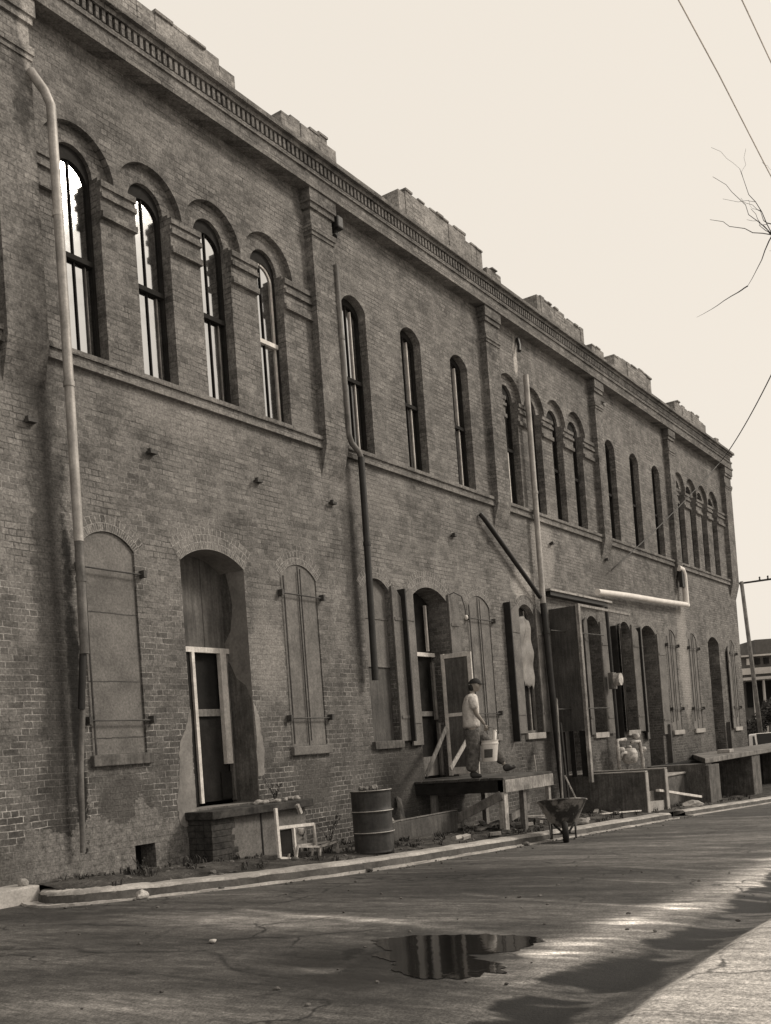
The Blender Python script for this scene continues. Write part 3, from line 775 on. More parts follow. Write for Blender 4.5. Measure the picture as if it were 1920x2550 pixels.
# damp ground round the puddle and lower middle
dmp = np.exp(-(((GX+8.35)/.62)**2 + ((GY+6.45)/.95)**2)**2); dmp = dmp*sstep(-.35, .1, fbm(sx_*3, GY*1.3, 4, 33)+.25); tone = tone*(1-.6*dmp) - 1.7*dmp; wet += .6*dmp
dmp = np.exp(-(((GX+9.1)/.5)**2 + ((GY+6.9)/1.0)**2)); tone -= .7*dmp; wet += .3*dmp
dmp = np.exp(-(((GX+5.3)/1.6)**2 + ((GY+4.7)/1.2)**2)); tone -= .55*dmp
dmp = np.exp(-(((GX+8.0)/.4)**2 + ((GY+3.2)/1.5)**2)); tone -= .35*dmp
dmp = np.exp(-(((GX+9.7)/.6)**2 + ((GY+5.0)/1.6)**2)); tone += .6*dmp
# repaired patch with a pale edge
from mathutils.geometry import intersect_point_line
pp = [(-7.7, -4.9), (-7.55, -6.0), (-7.95, -6.15), (-8.75, -6.35), (-8.45, -5.3)]
for a, b in zip(pp, pp[1:]+pp[:1]):
    d, t = seg_d(*a, *b, wob=.12, sd=15); tone += .8*np.exp(-(d/.035)**2)*(.4+.6*sstep(-.2, .3, fbm(GX*6, GY*6, 2, 31)))
for a, b in (((-8.82, -2.6), (-8.35, -4.7)), ((-7.95, -4.3), (-7.75, -5.2)), ((-8.35, -4.7), (-8.9, -5.9)), ((-7.75, -2.2), (-7.6, -3.3))):
    d, t = seg_d(*a, *b, wob=.16, sd=17); tone -= 1.3*np.exp(-(d/.022)**2)
# pale footway beyond the gutter
pav = sstep(-8.44, -8.50, GY + .05*fbm(GX*1.5, GY*3, 3, 40))
tone = tone*(1-pav) + pav*(2.65 + .5*fbm(GX*1.2, GY*1.2, 4, 41))
d, t = seg_d(-7.0, -9.6, -7.6, -9.0, wob=.15, sd=42); tone -= 1.5*np.exp(-(d/.03)**2)*pav
wet *= (1-pav)
me = bpy.data.meshes.new('road'); nx, ny = GX.shape
vs = np.stack([GX, GY, GZ], -1).reshape(-1, 3)
ii = np.arange(nx*ny).reshape(nx, ny)
q = np.stack([ii[:-1, :-1], ii[1:, :-1], ii[1:, 1:], ii[:-1, 1:]], -1).reshape(-1, 4)
me.vertices.add(len(vs)); me.vertices.foreach_set('co', vs.ravel())
me.loops.add(q.size); me.loops.foreach_set('vertex_index', q.ravel())
me.polygons.add(len(q)); me.polygons.foreach_set('loop_start', np.arange(0, q.size, 4)); me.polygons.foreach_set('loop_total', np.full(len(q), 4))
me.update(calc_edges=True)
at_ = me.attributes.new('tone', 'FLOAT', 'POINT'); at_.data.foreach_set('value', tone.ravel().astype(np.float32))
at_ = me.attributes.new('wet', 'FLOAT', 'POINT'); at_.data.foreach_set('value', wet.ravel().astype(np.float32))
me.polygons.foreach_set('use_smooth', [True]*len(me.polygons))
t = NT('worn_asphalt')
a1 = t.n('ShaderNodeAttribute', attribute_name='tone').outputs['Fac']; a2 = t.n('ShaderNodeAttribute', attribute_name='wet').outputs['Fac']
f = t.math('POWER', 2.0, t.math('MULTIPLY', a1, 1.0))
f = t.math('MULTIPLY', f, t.mr(t.noise(7, 5, .7), .3, .7, .78, 1.22))
st2 = t.noise(1.0, 5, .7, vec=t.vmap(9, 1.1, 1)); f = t.math('MULTIPLY', f, t.mr(st2, .32, .68, .55, 1.5))
st3 = t.noise(1.0, 4, .7, vec=t.vmap(26, 4.5, 1)); f = t.math('MULTIPLY', f, t.mr(st3, .35, .65, .78, 1.25))
vo = t.n('ShaderNodeTexVoronoi'); vo.feature = 'DISTANCE_TO_EDGE'; vo.inputs['Scale'].default_value = .85
wv = t.n('ShaderNodeVectorMath'); wv.operation = 'ADD'; nz_ = t.n('ShaderNodeTexNoise'); nz_.inputs['Scale'].default_value = 2.5; nz_.inputs['Detail'].default_value = 5; t.l(t.pos, nz_.inputs['Vector'])
sc_ = t.n('ShaderNodeVectorMath'); sc_.operation = 'SCALE'; sc_.inputs[3].default_value = .55; t.l(nz_.outputs['Color'], sc_.inputs[0]); t.l(t.pos, wv.inputs[0]); t.l(sc_.outputs[0], wv.inputs[1]); t.l(wv.outputs[0], vo.inputs['Vector'])
crk = t.math('MULTIPLY', t.mr(vo.outputs['Distance'], .004, .022, 1, 0), t.mr(t.noise(.7, 3, .5), .47, .58, 0, .75))
f = t.math('MULTIPLY', f, t.math('SUBTRACT', 1.0, crk))
c = t.scale(S(.070), f)
c = t.grain(c, .6, 60); c = t.grain(c, .3, 22); t.col(c)
t.rough(t.mr(a2, 0, 1, .82, .3)); t.spec(.35)
t.bump(t.noise(60, 4, .7), .5, .008)
me.materials.append(t.m)
road = bpy.data.objects.new('road', me); COL.objects.link(road); tag(road, kind='structure')

# puddle
t = NT('puddle_water'); t.b.inputs['Base Color'].default_value = S(.012); t.rough(.04); t.spec(.32)
t.bump(t.noise(7, 3, .6), .06, .01); M['water'] = t.m
def blob2(pts, wob=.03, k=5, seed=1):
    rnd = random.Random(seed); out = []; n = len(pts)
    for i in range(n):
        p0, p1, p2, p3 = [Vector(pts[(i+j-1) % n]) for j in range(4)]
        for s in range(k):
            u = s/k; p = .5*((2*p1) + (p2-p0)*u + (2*p0-5*p1+4*p2-p3)*u*u + (3*p1-p0-3*p2+p3)*u**3)
            out.append((p.x+rnd.uniform(-wob, wob), p.y+rnd.uniform(-wob, wob)))
    return out
def sheet(name, pts, mat, dz=.012, zf=None):
    bm = bmesh.new(); vs = [bm.verts.new((x, y, (zf(x, y) if zf else g(x))+dz)) for x, y in pts]; bm.faces.new(vs)
    me = bpy.data.meshes.new(name); bm.to_mesh(me); bm.free(); me.materials.append(mat)
    o = bpy.data.objects.new(name, me); COL.objects.link(o); return o
pts_ = blob2([(-7.62, -6.02), (-7.34, -6.45), (-7.24, -7.0), (-7.45, -7.22), (-7.80, -7.12), (-7.92, -6.95), (-8.02, -7.02), (-8.15, -7.34), (-8.42, -7.34), (-8.60, -7.0), (-8.42, -6.62), (-8.15, -6.35), (-7.85, -6.12)], .0, 22)
rag = []
for x, y in pts_:
    k = .07*mnoise.noise(Vector((x*5, y*2.2, 1))) + .06*mnoise.noise(Vector((x*14, y*6, 4))) + .03*mnoise.noise(Vector((x*40, y*18, 7)))
    dx, dy = x+7.95, y+6.7; L_ = math.hypot(dx, dy); rag.append((x+dx/L_*k, y+dy/L_*k*1.8))
pud = sheet('puddle', rag, M['water'], .0045)
tag(pud, kind='structure')

# ---- kerb, swept along its line
KL = [(-6.15, -.06), (-6.55, -.35), (-6.78, -.75), (-6.72, -1.10), (-6.3, -1.38), (-5.34, -1.79), (-4.02, -2.20), (-2.52, -2.46), (.3, -2.56), (3.2, -2.60), (6.4, -2.60), (9.15, -2.60)]
def smooth_line(pts, k=6):
    out = []; n = len(pts)
    for i in range(n-1):
        p0, p1, p2, p3 = Vector(pts[max(i-1, 0)]), Vector(pts[i]), Vector(pts[i+1]), Vector(pts[min(i+2, n-1)])
        for s in range(k):
            u = s/k; out.append(.5*((2*p1)+(p2-p0)*u+(2*p0-5*p1+4*p2-p3)*u*u+(3*p1-p0-3*p2+p3)*u**3))
    out.append(Vector(pts[-1])); return out
def sweep(name, line, prof, mat, parent=None, rough=.006, cap=True):
    """prof: (offset towards the wall side, height above the street)"""
    mb = MB(); n = len(prof); k = len(line); L = 0
    for i, p in enumerate(line):
        d = (line[min(i+1, k-1)] - line[max(i-1, 0)]).normalized(); nn = Vector((-d.y, d.x))
        for j, (o, h) in enumerate(prof):
            q = p + nn*(o + rough*random.uniform(-1, 1)); mb.v.append((q.x, q.y, g(q.x)+h + rough*random.uniform(-1, 1)))
    for i in range(k-1):
        for j in range(n-1):
            a = i*n+j; mb.f.append((a, a+n, a+n+1, a+1))
    if cap:
        mb.f.append(tuple(range(n))); mb.f.append(tuple((k-1)*n+j for j in range(n))[::-1])
    return mb.build(name, mat, parent)
kl = smooth_line(KL, 9)
def kerb(kl):
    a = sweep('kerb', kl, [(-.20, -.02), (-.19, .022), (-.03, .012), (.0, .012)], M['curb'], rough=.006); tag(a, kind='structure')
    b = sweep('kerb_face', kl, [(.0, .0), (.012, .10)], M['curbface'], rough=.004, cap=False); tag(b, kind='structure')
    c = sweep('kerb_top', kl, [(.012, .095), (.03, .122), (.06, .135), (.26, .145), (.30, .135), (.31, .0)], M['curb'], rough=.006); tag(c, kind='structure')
kerb(kl)
kl2 = smooth_line([(10.3, -2.55), (13.6, -2.7), (17.2, -2.8), (24, -2.9), (32, -3.0)], 14)
kerb(kl2)

# ---- dirt verge between kerb and wall
VX = np.concatenate([np.arange(-6.6, 12, .09), np.arange(12, 40, .5)])
def kerb_y(x):
    if x < -6.70: return -.7
    best = None
    xs = [p[0] for p in KL[3:]]; ys = [p[1] for p in KL[3:]]
    return float(np.interp(x, xs+[14, 32], ys+[-2.7, -3.0]))
NYV = 26; vv = []; 
for x in VX:
    ky = kerb_y(x)+.20
    for j in range(NYV+1):
        t_ = j/NYV; y = ky*(1-t_) + .02*t_
        vv.append((x, y, t_))
va = np.array(vv); gz_ = gv(va[:, 0])
zz = gz_ + .13 + .07*np.sin(np.pi*np.clip(va[:, 2], 0, 1))*(.5+.5*fbm(va[:, 0], va[:, 1], 2, 50)) + .035*fbm(va[:, 0]*3, va[:, 1]*3, 4, 51)*np.clip(va[:, 2]*6, 0, 1) + .05*va[:, 2]
mb = MB(); mb.v = [(float(a), float(b), float(z)) for (a, b, _), z in zip(va, zz)]
for i in range(len(VX)-1):
    for j in range(NYV): a = i*(NYV+1)+j; mb.f.append((a, a+NYV+1, a+NYV+2, a+1))
t = NT('trodden_dirt')
c = t.mix(t.mr(t.noise(2.2, 6, .7), .38, .62), S(.04), S(.12)); c = t.grain(c, .45, 40); c = t.grain(c, .3, 12); t.col(c); t.rough(.95); t.spec(.1); t.bump(t.noise(25, 6, .8), .9, .03)
M['dirt'] = t.m
vg = mb.build('dirt_verge', M['dirt'], smooth=True); tag(vg, kind='structure')
def vz(x, y):
    ky = kerb_y(x)+.2; t_ = min(max((y-ky)/(.02-ky), 0), 1)
    return g(x) + .13 + .035*math.sin(math.pi*t_) + .05*t_

# loose rubble and weeds on the verge
def rock(r, seed=0, flat=.7):
    rnd = random.Random(seed); bm = bmesh.new(); bmesh.ops.create_icosphere(bm, subdivisions=2, radius=r)
    off = Vector((seed*1.7, seed*.3, 0))
    for v in bm.verts:
        k = 1 + .45*mnoise.noise(v.co/r*1.1 + off); v.co *= k; v.co.z *= flat
    vs = [tuple(v.co) for v in bm.verts]; fs = [tuple(l.index for l in f.verts) for f in bm.faces]; bm.verts.index_update(); bm.free(); return vs, fs
mb = MB(); rnd = random.Random(5)
for i in range(420):
    x = rnd.uniform(-6.3, 16); ky = kerb_y(x)+.25; y = ky + (0-ky)*rnd.random()**1.0
    r = rnd.choice([.012, .018, .025, .03, .05]); vs, fs = rock(r, i % 40, rnd.uniform(.4, .8))
    z = vz(x, y); mb.add([(a+x, b+y, c_+z+r*.2) for a, b, c_ in vs], fs)
tag(mb.build('rubble', M['concrete_dark']), kind='stuff', label='small stones and brick crumbs strewn over the dirt verge')
mb = MB(); rnd = random.Random(15)
for i in range(420):
    u = rnd.random(); x = -7 + 17*u; ky = kerb_y(x) if x > -6.6 else -1.2
    y = ky - .05 - abs(rnd.gauss(0, .22)) if i < 350 else rnd.uniform(-8.6, ky); x = x if i < 350 else rnd.uniform(-10, -2)
    r = rnd.choice([.008, .010, .014, .02]); vs, fs = rock(r, i % 40, .6); mb.add([(a+x, b+y, c_+g(x)+r*.4) for a, b, c_ in vs], fs)
tag(mb.build('grit', M['concrete_dark']), kind='stuff', label='grit and small stones scattered along the gutter and on the asphalt')
mb = MB()
def tuft(mb, x, y, z, h, n, rnd, sp=.12):
    for i in range(n):
        a = rnd.uniform(0, 6.283); l = h*rnd.uniform(.5, 1.1); w_ = .006+.006*rnd.random(); bx, by = x+rnd.uniform(-sp, sp)*.5, y+rnd.uniform(-sp, sp)*.5
        dx, dy = math.cos(a)*l*.55, math.sin(a)*l*.55; px_, py_ = -math.sin(a)*w_, math.cos(a)*w_
        mb.add([(bx-px_, by-py_, z), (bx+px_, by+py_, z), (bx+dx*.4+px_, by+dy*.4+py_, z+l*.6), (bx+dx*.4-px_, by+dy*.4-py_, z+l*.6), (bx+dx, by+dy, z+l*.85)], [(0, 1, 2, 3), (3, 2, 4)])
for i in range(260):
    x = rnd.choice([rnd.uniform(-1.2, 9), rnd.uniform(-1.2, 3), rnd.uniform(9, 18), rnd.uniform(-6.2, -1)]); ky = kerb_y(x)+.28
    y = ky + (0-ky)*rnd.random(); tuft(mb, x, y, vz(x, y)-.01, rnd.uniform(.05, .16), 10, rnd)
tag(mb.build('grass', M['foliage']), kind='stuff', label='sparse dry grass and weeds growing on the dirt verge')
def weed(x, y, z, h, seed, label, n=22):
    t_ = thing('weed', label, 'plant', None, (x, y, z)); rnd = random.Random(seed)
    st = MB(); lf = MB()
    for i in range(6):
        a = rnd.uniform(0, 6.28); l = h*rnd.uniform(.6, 1); p = [Vector((0, 0, 0)), Vector((math.cos(a)*l*.18, math.sin(a)*l*.18, l*.5)), Vector((math.cos(a)*l*.5, math.sin(a)*l*.5, l))]
        st.tube(p, [.006, .004, .002], 5)
        for k in range(n//2):
            u = rnd.uniform(.25, 1); q = p[0].lerp(p[1], min(u*2, 1)) if u < .5 else p[1].lerp(p[2], u*2-1)
            d = Vector((rnd.uniform(-1, 1), rnd.uniform(-1, 1), rnd.uniform(-.3, .9))).normalized(); s_ = d.cross(Vector((0, 0, 1))).normalized(); L_ = h*rnd.uniform(.1, .22)
            lf.add([q, q+d*L_*.5+s_*L_*.22, q+d*L_, q+d*L_*.5-s_*L_*.22], [(0, 1, 2, 3)])
    st.build('stem', M['bark'], t_); lf.build('leaves', M['foliage'], t_); return t_

# left-hand kerb block
b = MB(); b.box(-14, -6.60, -.46, -.004, -.05, .19)
o = b.build('concrete_step', M['curb'], bevel=.02); tag(o, 'pale low concrete block against the wall at the left edge', 'step')
vs, fs = rock(.06, 3, .9); q = MB(); q.add([(a-6.72, b_-.3, c_+.225) for a, b_, c_ in vs], fs); tag(q.build('stone', M['concrete']), 'small pointed stone lying on the pale concrete block at the left', 'stone')

# ================================================================== things by the wall
def Q(px_, py_, Y): return P(px_, py_, Y)

# ---- stoop under door 1
st = thing('stoop', 'brick and concrete block stoop with a thick slab under the tall left doorway', 'stoop', None, (-2.9, -.25, 0))
st.location = (0, 0, 0)
b = MB()
for i in range(9):
    for j in range(3):
        z = -.12 + i*.088; off = .0 if i % 2 else .08
        y0 = -.47 + j*.16
        b.box(-3.76 + random.uniform(-.008, .012), -3.30 + random.uniform(-.06, .06), y0+.003, y0+.155, z+.004, z+.084)
b.box(-3.74, -3.36, -.45, -.004, -.12, .66)
b.build('brick_pier', M['soot'], st)
MB().box(-3.36, -1.62, -.42, -.004, -.2, .655).build('block_infill', M['plaster'], st, bevel=.004)
MB().box(-2.68, -2.655, -.432, -.4205, -.1, .655).build('joint_strip', M['blackpipe'], st)
b = MB(); b.box(-3.80, -1.55, -.55, -.004, .66, .775); b.build('slab', M['soot'], st, bevel=.012)
mb = MB(); rnd = random.Random(9)
for i in range(26):
    vs, fs = rock(rnd.uniform(.02, .06), 50+i, .7); x, y = rnd.uniform(-2.5, -1.7), rnd.uniform(-.38, -.05)
    mb.add([(a+x, b_+y, c_+.80) for a, b_, c_ in vs], fs)
tag(mb.build('rubble', M['concrete']), kind='stuff', label='broken masonry crumbs heaped on the right end of the stoop slab')
weed(-2.08, -.22, .79, .34, 21, 'dark leafy weed growing on the stoop slab beside the tall left doorway')
weed(-5.05, -.42, vz(-5.05, -.42), .2, 22, 'small pale weed at the foot of the wall left of the square vent', 12)
weed(-.9, -.3, vz(-.9, -.3), .5, 23, 'scraggly weed behind the dented steel drum')
weed(-1.7, -.35, vz(-1.7, -.35), .45, 24, 'thin weed between the white chair frame and the steel drum')
weed(.9, -1.9, vz(.9, -1.9), .28, 25, 'low weed on the verge left of the timber platform')
weed(5.2, -1.7, vz(5.2, -1.7), .4, 26, 'weed on the verge right of the timber platform')

# ---- white metal chair frames stacked on their sides
def tubes(name, segs, r, mat, par, n=8):
    mb = MB()
    for s in segs: mb.tube(s, r, n)
    return mb.build(name, mat, par, smooth=True)
YC = -1.32
def q3(px_, py_, Y=YC): v = Q(px_, py_, Y); return v
ch = thing('chair_frame', 'tall bare white chair frame without a seat standing left of the drum', 'chair', None)
def cfp(x, z, dy=0): return Vector((x, YC+dy, z))
A0, A1 = q3(686, 2013), q3(697, 2136); B0, B1 = q3(731, 2062), q3(737, 2140); C0, C1 = q3(781, 2052), q3(787, 2105)
zb0 = A1.z
mb = MB(); mb.bar(A0, A1, .048, .035, (0, 1, 0)); mb.build('back_post', M['whitepaint'], ch)
mb = MB(); mb.box(A1.x+.03, B0.x-.02, YC+.02, YC+.035, A1.z+.03, q3(700, 2068).z); mb.build('seat_panel', M['darkwood'], ch)
mb = MB(); mb.bar(B0, Vector((B0.x+.01, YC, B1.z)), .032, .032, (0, 1, 0)); mb.build('leg', M['whitepaint'], ch)
mb = MB(); mb.bar(C0, C1, .03, .03, (0, 1, 0)); mb.build('leg', M['whitepaint'], ch)
mb = MB(); mb.bar(q3(689, 2062), C0, .042, .03, (0, 1, 0)); mb.build('seat_rail', M['whitepaint'], ch)
mb = MB(); mb.bar(A1, Vector((B0.x+.1, YC, B1.z-.01)), .03, .03, (0, 1, 0)); mb.build('stretcher', M['whitepaint'], ch)
mb = MB(); mb.bar(C0, C0+Vector((0, .2, 0)), .03, .03); mb.build('seat_rail', M['whitepaint'], ch)
lw = thing('stool_frame', 'low white metal stool frame on the verge between chair frame and drum', 'stool', None)
D = [q3(737, 2143, -1.42), q3(796, 2146, -1.42), q3(843, 2134, -1.42)]; Dt = [q3(741, 2108, -1.42), q3(797, 2108, -1.42), q3(839, 2096, -1.42)]
pcs = [('rail', D[0], D[1]), ('rail', D[1], D[2]), ('rail', Dt[0], Dt[1]), ('rail', Dt[1], Dt[2]), ('leg', D[1], Dt[1]), ('leg', D[2], Dt[2]), ('leg', D[0], Dt[0])]
for nm, a, b_ in pcs:
    mb = MB(); mb.bar(a, b_, .03, .028, (0, 1, 0)); mb.build(nm, M['whitestuff'], lw)
    if nm == 'leg': mb = MB(); mb.bar(a+Vector((0, .14, .0)), b_+Vector((0, .14, 0)), .03, .028, (0, 1, 0)); mb.build(nm, M['whitestuff'], lw)
mb = MB(); mb.bar(Dt[0]+Vector((0, .14, 0)), Dt[2]+Vector((0, .14, 0)), .03, .028, (0, 1, 0)); mb.build('rail', M['whitestuff'], lw)
# small junk: pale cup and a dark bag on it
cup = MB().lathe([(0, 0), (.03, 0), (.04, .09), (.036, .09), (.028, .01), (0, .01)], tuple(q3(750, 2078, -1.2)), 14)
tag(cup.build('cup', M['plastic_white'], smooth=True), 'small white cup wedged inside the white chair frame', 'cup')
v = q3(742, 2000, -.75); mb = MB(); mb.bar(v+Vector((-.02, 0, -.02)), v+Vector((.05, 0, -.16)), .05, .05, (0, 1, 0))
tag(mb.build('pale_block', M['whitestuff']), 'pale slanted wood offcut above the white chair frame beside the stoop slab', 'offcut')

# ---- steel drum
dz = vz(-1.95, -1.66)-.02
dr = thing('steel_drum', 'dented rusty steel drum with three pale rings standing on the verge', 'drum', None, (0, 0, 0))
prof = [(0, 0), (.275, 0), (.285, .015)]
H = .90
for z in np.linspace(.03, H-.03, 40):
    r = .278
    for zr in (.30, .60): r += .014*math.exp(-((z-zr)/.014)**2)
    prof.append((r, float(z)))
prof += [(.288, H-.012), (.29, H), (.275, H), (.272, H-.02), (0, H-.022)]
mb = MB(); mb.lathe(prof, (0, 0, 0), 48)
mb.v = [(x*(1-.06*max(0, math.cos(math.atan2(y, x)+2.0))*math.exp(-((z-.45)/.2)**2)) + .006*mnoise.noise(Vector((x*4, y*4, z*4))), y*(1-.04*math.exp(-((z-.7)/.1)**2)*max(0, -y/.29)), z) for x, y, z in mb.v]
c0 = Vector((-1.83, -1.86, dz))
mb.v = [(x*1.06, y*1.06, z*1.03) for x, y, z in mb.v]
mb.v = [(x+c0.x, y+c0.y, z+c0.z) for x, y, z in mb.v]
mb.build('barrel_body', M['rust'], dr, smooth=True)
for zr, rr in ((.31, .309), (.62, .309), (.92, .305)):
    q = MB()
    prof2 = [(rr+.009*math.cos(a), .008*math.sin(a)) for a in np.linspace(0, 2*math.pi, 10)]
    q.lathe(prof2, (c0.x, c0.y, c0.z+zr), 48); q.build('barrel_ring', M['drumlight'], dr, smooth=True)
mb = MB(); rnd = random.Random(3)
for i in range(9):
    vs, fs = rock(rnd.uniform(.03, .06), 80+i, .8); x, y = c0.x + rnd.uniform(-.2, .15), c0.y+rnd.uniform(-.15, .15)
    mb.add([(a+x, b_+y, c_+c0.z+.93+rnd.uniform(0, .03)) for a, b_, c_ in vs], fs)
tag(mb.build('rubbish', M['greywood']), kind='stuff', label='crumpled rubbish heaped on top of the steel drum')

# ---- steel plate / planks lying behind
mb = MB(); mb.box(-1.0, 2.1, -.98, -.93, vz(0, -.9)-.05, vz(0, -.9)+.30); tag(mb.build('sheet_edge', M['shutter_dark'], bevel=.006), 'long dark metal sheet standing on edge between the drum and the timber platform', 'metal sheet')
mb = MB(); mb.bar((-1.2, -.95, vz(0, -.9)+.32), (2.1, -.95, vz(0, -.9)+.325), .06, .018); tag(mb.build('plank', M['greywood']), 'thin weathered plank lying along the top of the dark metal sheet', 'plank')

# ---- timber loading platform
pf = thing('timber_platform', 'rough timber loading platform on posts in front of the open doorway', 'platform', None)
PX0, PX1, PY = 2.25, 4.28, -1.92; DZ = .80
for i in range(12):
    y1 = -.01 - i*.16; mb = MB(); mb.box(PX0 + random.uniform(-.05, .02), PX1 + random.uniform(-.03, .06), y1-.152, y1, DZ-.045, DZ+random.uniform(-.003, .006)); mb.build('deck_board', M['deckwood'], pf, bevel=.004)
mb = MB(); mb.box(PX0+.0, PX0+.055, PY+.02, -.02, DZ-.27, DZ-.05); mb.build('side_beam', M['darkwood'], pf)
mb = MB(); mb.box(PX0+.02, PX1+.02, PY-.02, PY+.03, DZ-.28, DZ-.05); mb.build('front_fascia', M['postgrey'], pf, bevel=.004)
mb = MB(); mb.box(PX1-.06, PX1, PY+.03, -.02, DZ-.25, DZ-.05); mb.build('side_beam', M['greywood'], pf)
for x, y, wd, mt in ((PX0+.0, PY+.07, .15, 'palewood'), (PX0+.85, PY+.10, .12, 'greywood'), (PX1-.12, PY+.07, .10, 'palewood'), (PX0+.05, -.35, .13, 'greywood'), (PX0+1.35, PY+.35, .11, 'greywood'), (PX1-.1, -.4, .12, 'greywood')):
    mb = MB(); z = vz(x, y)-.06; mb.bar((x+wd/2+.02*(wd < .13), y+.02, z), (x+wd/2, y, DZ-.05), wd, wd*.8, (0, 1, 0)); mb.build('post', M[mt], pf, bevel=.006)
mb = MB(); mb.bar((PX0-.02, -.5, vz(PX0, -.5)+.08), (PX0-.02, PY+.06, DZ-.32), .035, .17, (0, 0, 1)); mb.build('diagonal_brace', M['greywood'], pf, bevel=.004)
mb = MB(); mb.bar((PX0+.2, PY+.25, vz(2, -1)+.1), (PX1-.1, PY+.5, vz(4, -1)+.35), .035, .14, (0, 0, 1)); mb.build('diagonal_brace', M['greywood'], pf, bevel=.004)
def lean(name, a, b_, wd, th, mat, label, cat, up=(0, 1, 0)):
    mb = MB(); mb.bar(a, b_, wd, th, up); return tag(mb.build(name, mat, bevel=.003), label, cat)
lean('board', Q(1062, 1930, -.6), Q(1112, 1810, -.25), .10, .025, M['greywood'], 'grey board leaning steeply on the left side of the open doorway', 'board')
lean('board', Q(1122, 1915, -.75), Q(1162, 1845, -.6), .09, .03, M['palewood'], 'pale short board leaning against the open screen door', 'board')
lean('stick', Q(1336, 1930, -1.5), Q(1330, 1880, -1.5), .02, .02, M['palewood'], 'thin pale stake standing upright on the right end of the timber platform', 'stake')

# ---- loose things on the verge and street
def on(x, y, h=0): return Vector((x, y, vz(x, y)+h))
lean('plank', on(7.6, -1.5, .04), on(9.0, -1.9, .05), .09, .03, M['whitepaint'], 'white painted batten lying on the verge behind the wheelbarrow', 'batten', (0, 0, 1))
a = Q(1638, 1970, -1.9); b_ = Q(1744, 1984, -2.1); 
lean('plank', Vector((a.x, a.y, a.z+.02)), Vector((b_.x, b_.y, b_.z+.0)), .10, .06, M['whitepaint'], 'long white plank lying in front of the wrecked cellar steps', 'plank', (0, 0, 1))
lean('handrail', Q(1676, 1915, -.9), Q(1743, 1975, -1.5), .12, .10, M['blackpipe'], 'dark beam slanting down to the ground between the two concrete docks', 'beam')
lean('handrail', Q(1692, 1912, -.8), Q(1748, 1970, -1.4), .04, .04, M['greywood'], 'thin grey rail slanting beside the dark beam', 'rail')
lean('board', Q(1386, 1740, -.35), Q(1401, 1990, -.9), .07, .03, M['greywood'], 'tall weathered stick leaning on the wall beside the black downpipe', 'stick')
lean('board', Q(1396, 1800, -.5), Q(1416, 1988, -1.0), .09, .03, M['darkwood'], 'tall dark board leaning against the plywood hoarding', 'board')
lean('board', Q(1407, 1932, -.9), Q(1434, 1988, -1.3), .05, .03, M['palewood'], 'short pale stick leaning left of the concrete cheek wall', 'stick')
vs, fs = rock(.075, 11, .8); p = Vector((-6.14, -1.66, g(-6)+.05)); mb = MB(); mb.add([(a*1.2+p.x, b2+p.y, c2+p.z) for a, b2, c2 in vs], fs); tag(mb.build('stone', M['whitestuff']), 'pale broken stone lying in the gutter near the left end of the kerb', 'stone')
for k, (x, y, s, lab) in enumerate([(-5.2, -1.98, .04, 'small dark clod in the gutter just right of the pale stone'), (-3.05, -2.62, .05, 'dark clod in the gutter below the steel drum'), (-8.05, -4.62, .028, 'tiny white pebble on the asphalt left of the puddle'), (1.25, -2.78, .06, 'dark clod against the kerb left of the wheelbarrow')]):
    vs, fs = rock(s, 30+k, .6); mb = MB(); mb.add([(a+x, b2+y, c2+g(x)+s*.5) for a, b2, c2 in vs], fs); tag(mb.build('stone', M['whitestuff' if k == 2 else 'concrete_dark']), lab, 'stone')
mb = MB()
for i in range(5):
    x = 6.1+.05*i; 
vs, fs = rock(.16, 61, .45); p = on(4.9, -2.2, .05); mb = MB(); mb.add([(a+p.x, b2+p.y, c2+p.z) for a, b2, c2 in vs], fs); tag(mb.build('stone', M['concrete']), 'flat pale stone on the verge between the platform and the wheelbarrow', 'stone')
vs, fs = rock(.3, 64, .35); p = on(12.3, -2.1, .05); mb = MB(); mb.add([(a*1.4+p.x, b2+p.y, c2+p.z) for a, b2, c2 in vs], fs); tag(mb.build('concrete_lump', M['concrete']), 'broad flat lump of concrete beside the white plank', 'concrete lump')

# ---- wheelbarrow (wheel towards the camera-left, tray seen from the front)
wb = thing('wheelbarrow', 'battered steel wheelbarrow with a pale worn tray standing in the gutter', 'wheelbarrow', None)
org = Vector((2.35, -2.98, g(2.35)))
hd_ = Vector((-.90, -.46, 0)).normalized()   # towards the wheel
hs = Vector((-hd_.y, hd_.x, 0))
def wp(f, s, z): return org + hd_*f + hs*s + Vector((0, 0, z))
mb = MB(); top = []; bot = []
nseg = 32
def tray_ring(fl, fb, hw_, z, k=2.6):
    out = []
    for i in range(nseg):
        a = 2*math.pi*i/nseg; ca, sa = math.cos(a), math.sin(a)
        rr = (abs(ca)**k+abs(sa)**k)**(-1/k); f_ = ca*rr; s_ = sa*rr
        out.append(wp((fl if f_ > 0 else fb)*f_, s_*hw_*(1-.12*max(f_, 0)), z + (.07*max(f_, 0) if z > .4 else 0)))
    return out
rings = [tray_ring(.16, .18, .15, .26), tray_ring(.27, .25, .25, .34), tray_ring(.50, .38, .42, .68), tray_ring(.53, .41, .45, .69), tray_ring(.525, .405, .445, .705), tray_ring(.49, .37, .41, .685), tray_ring(.26, .24, .24, .35), tray_ring(.15, .17, .14, .275)]
for rg_ in rings: mb.v += [tuple(p_) for p_ in rg_]
for k in range(len(rings)-1):
    for i in range(nseg): a = k*nseg+i; b2 = k*nseg+(i+1) % nseg; mb.f.append((a, b2, b2+nseg, a+nseg))
mb.f.append(tuple(range(nseg))[::-1]); mb.f.append(tuple(range(7*nseg, 8*nseg)))
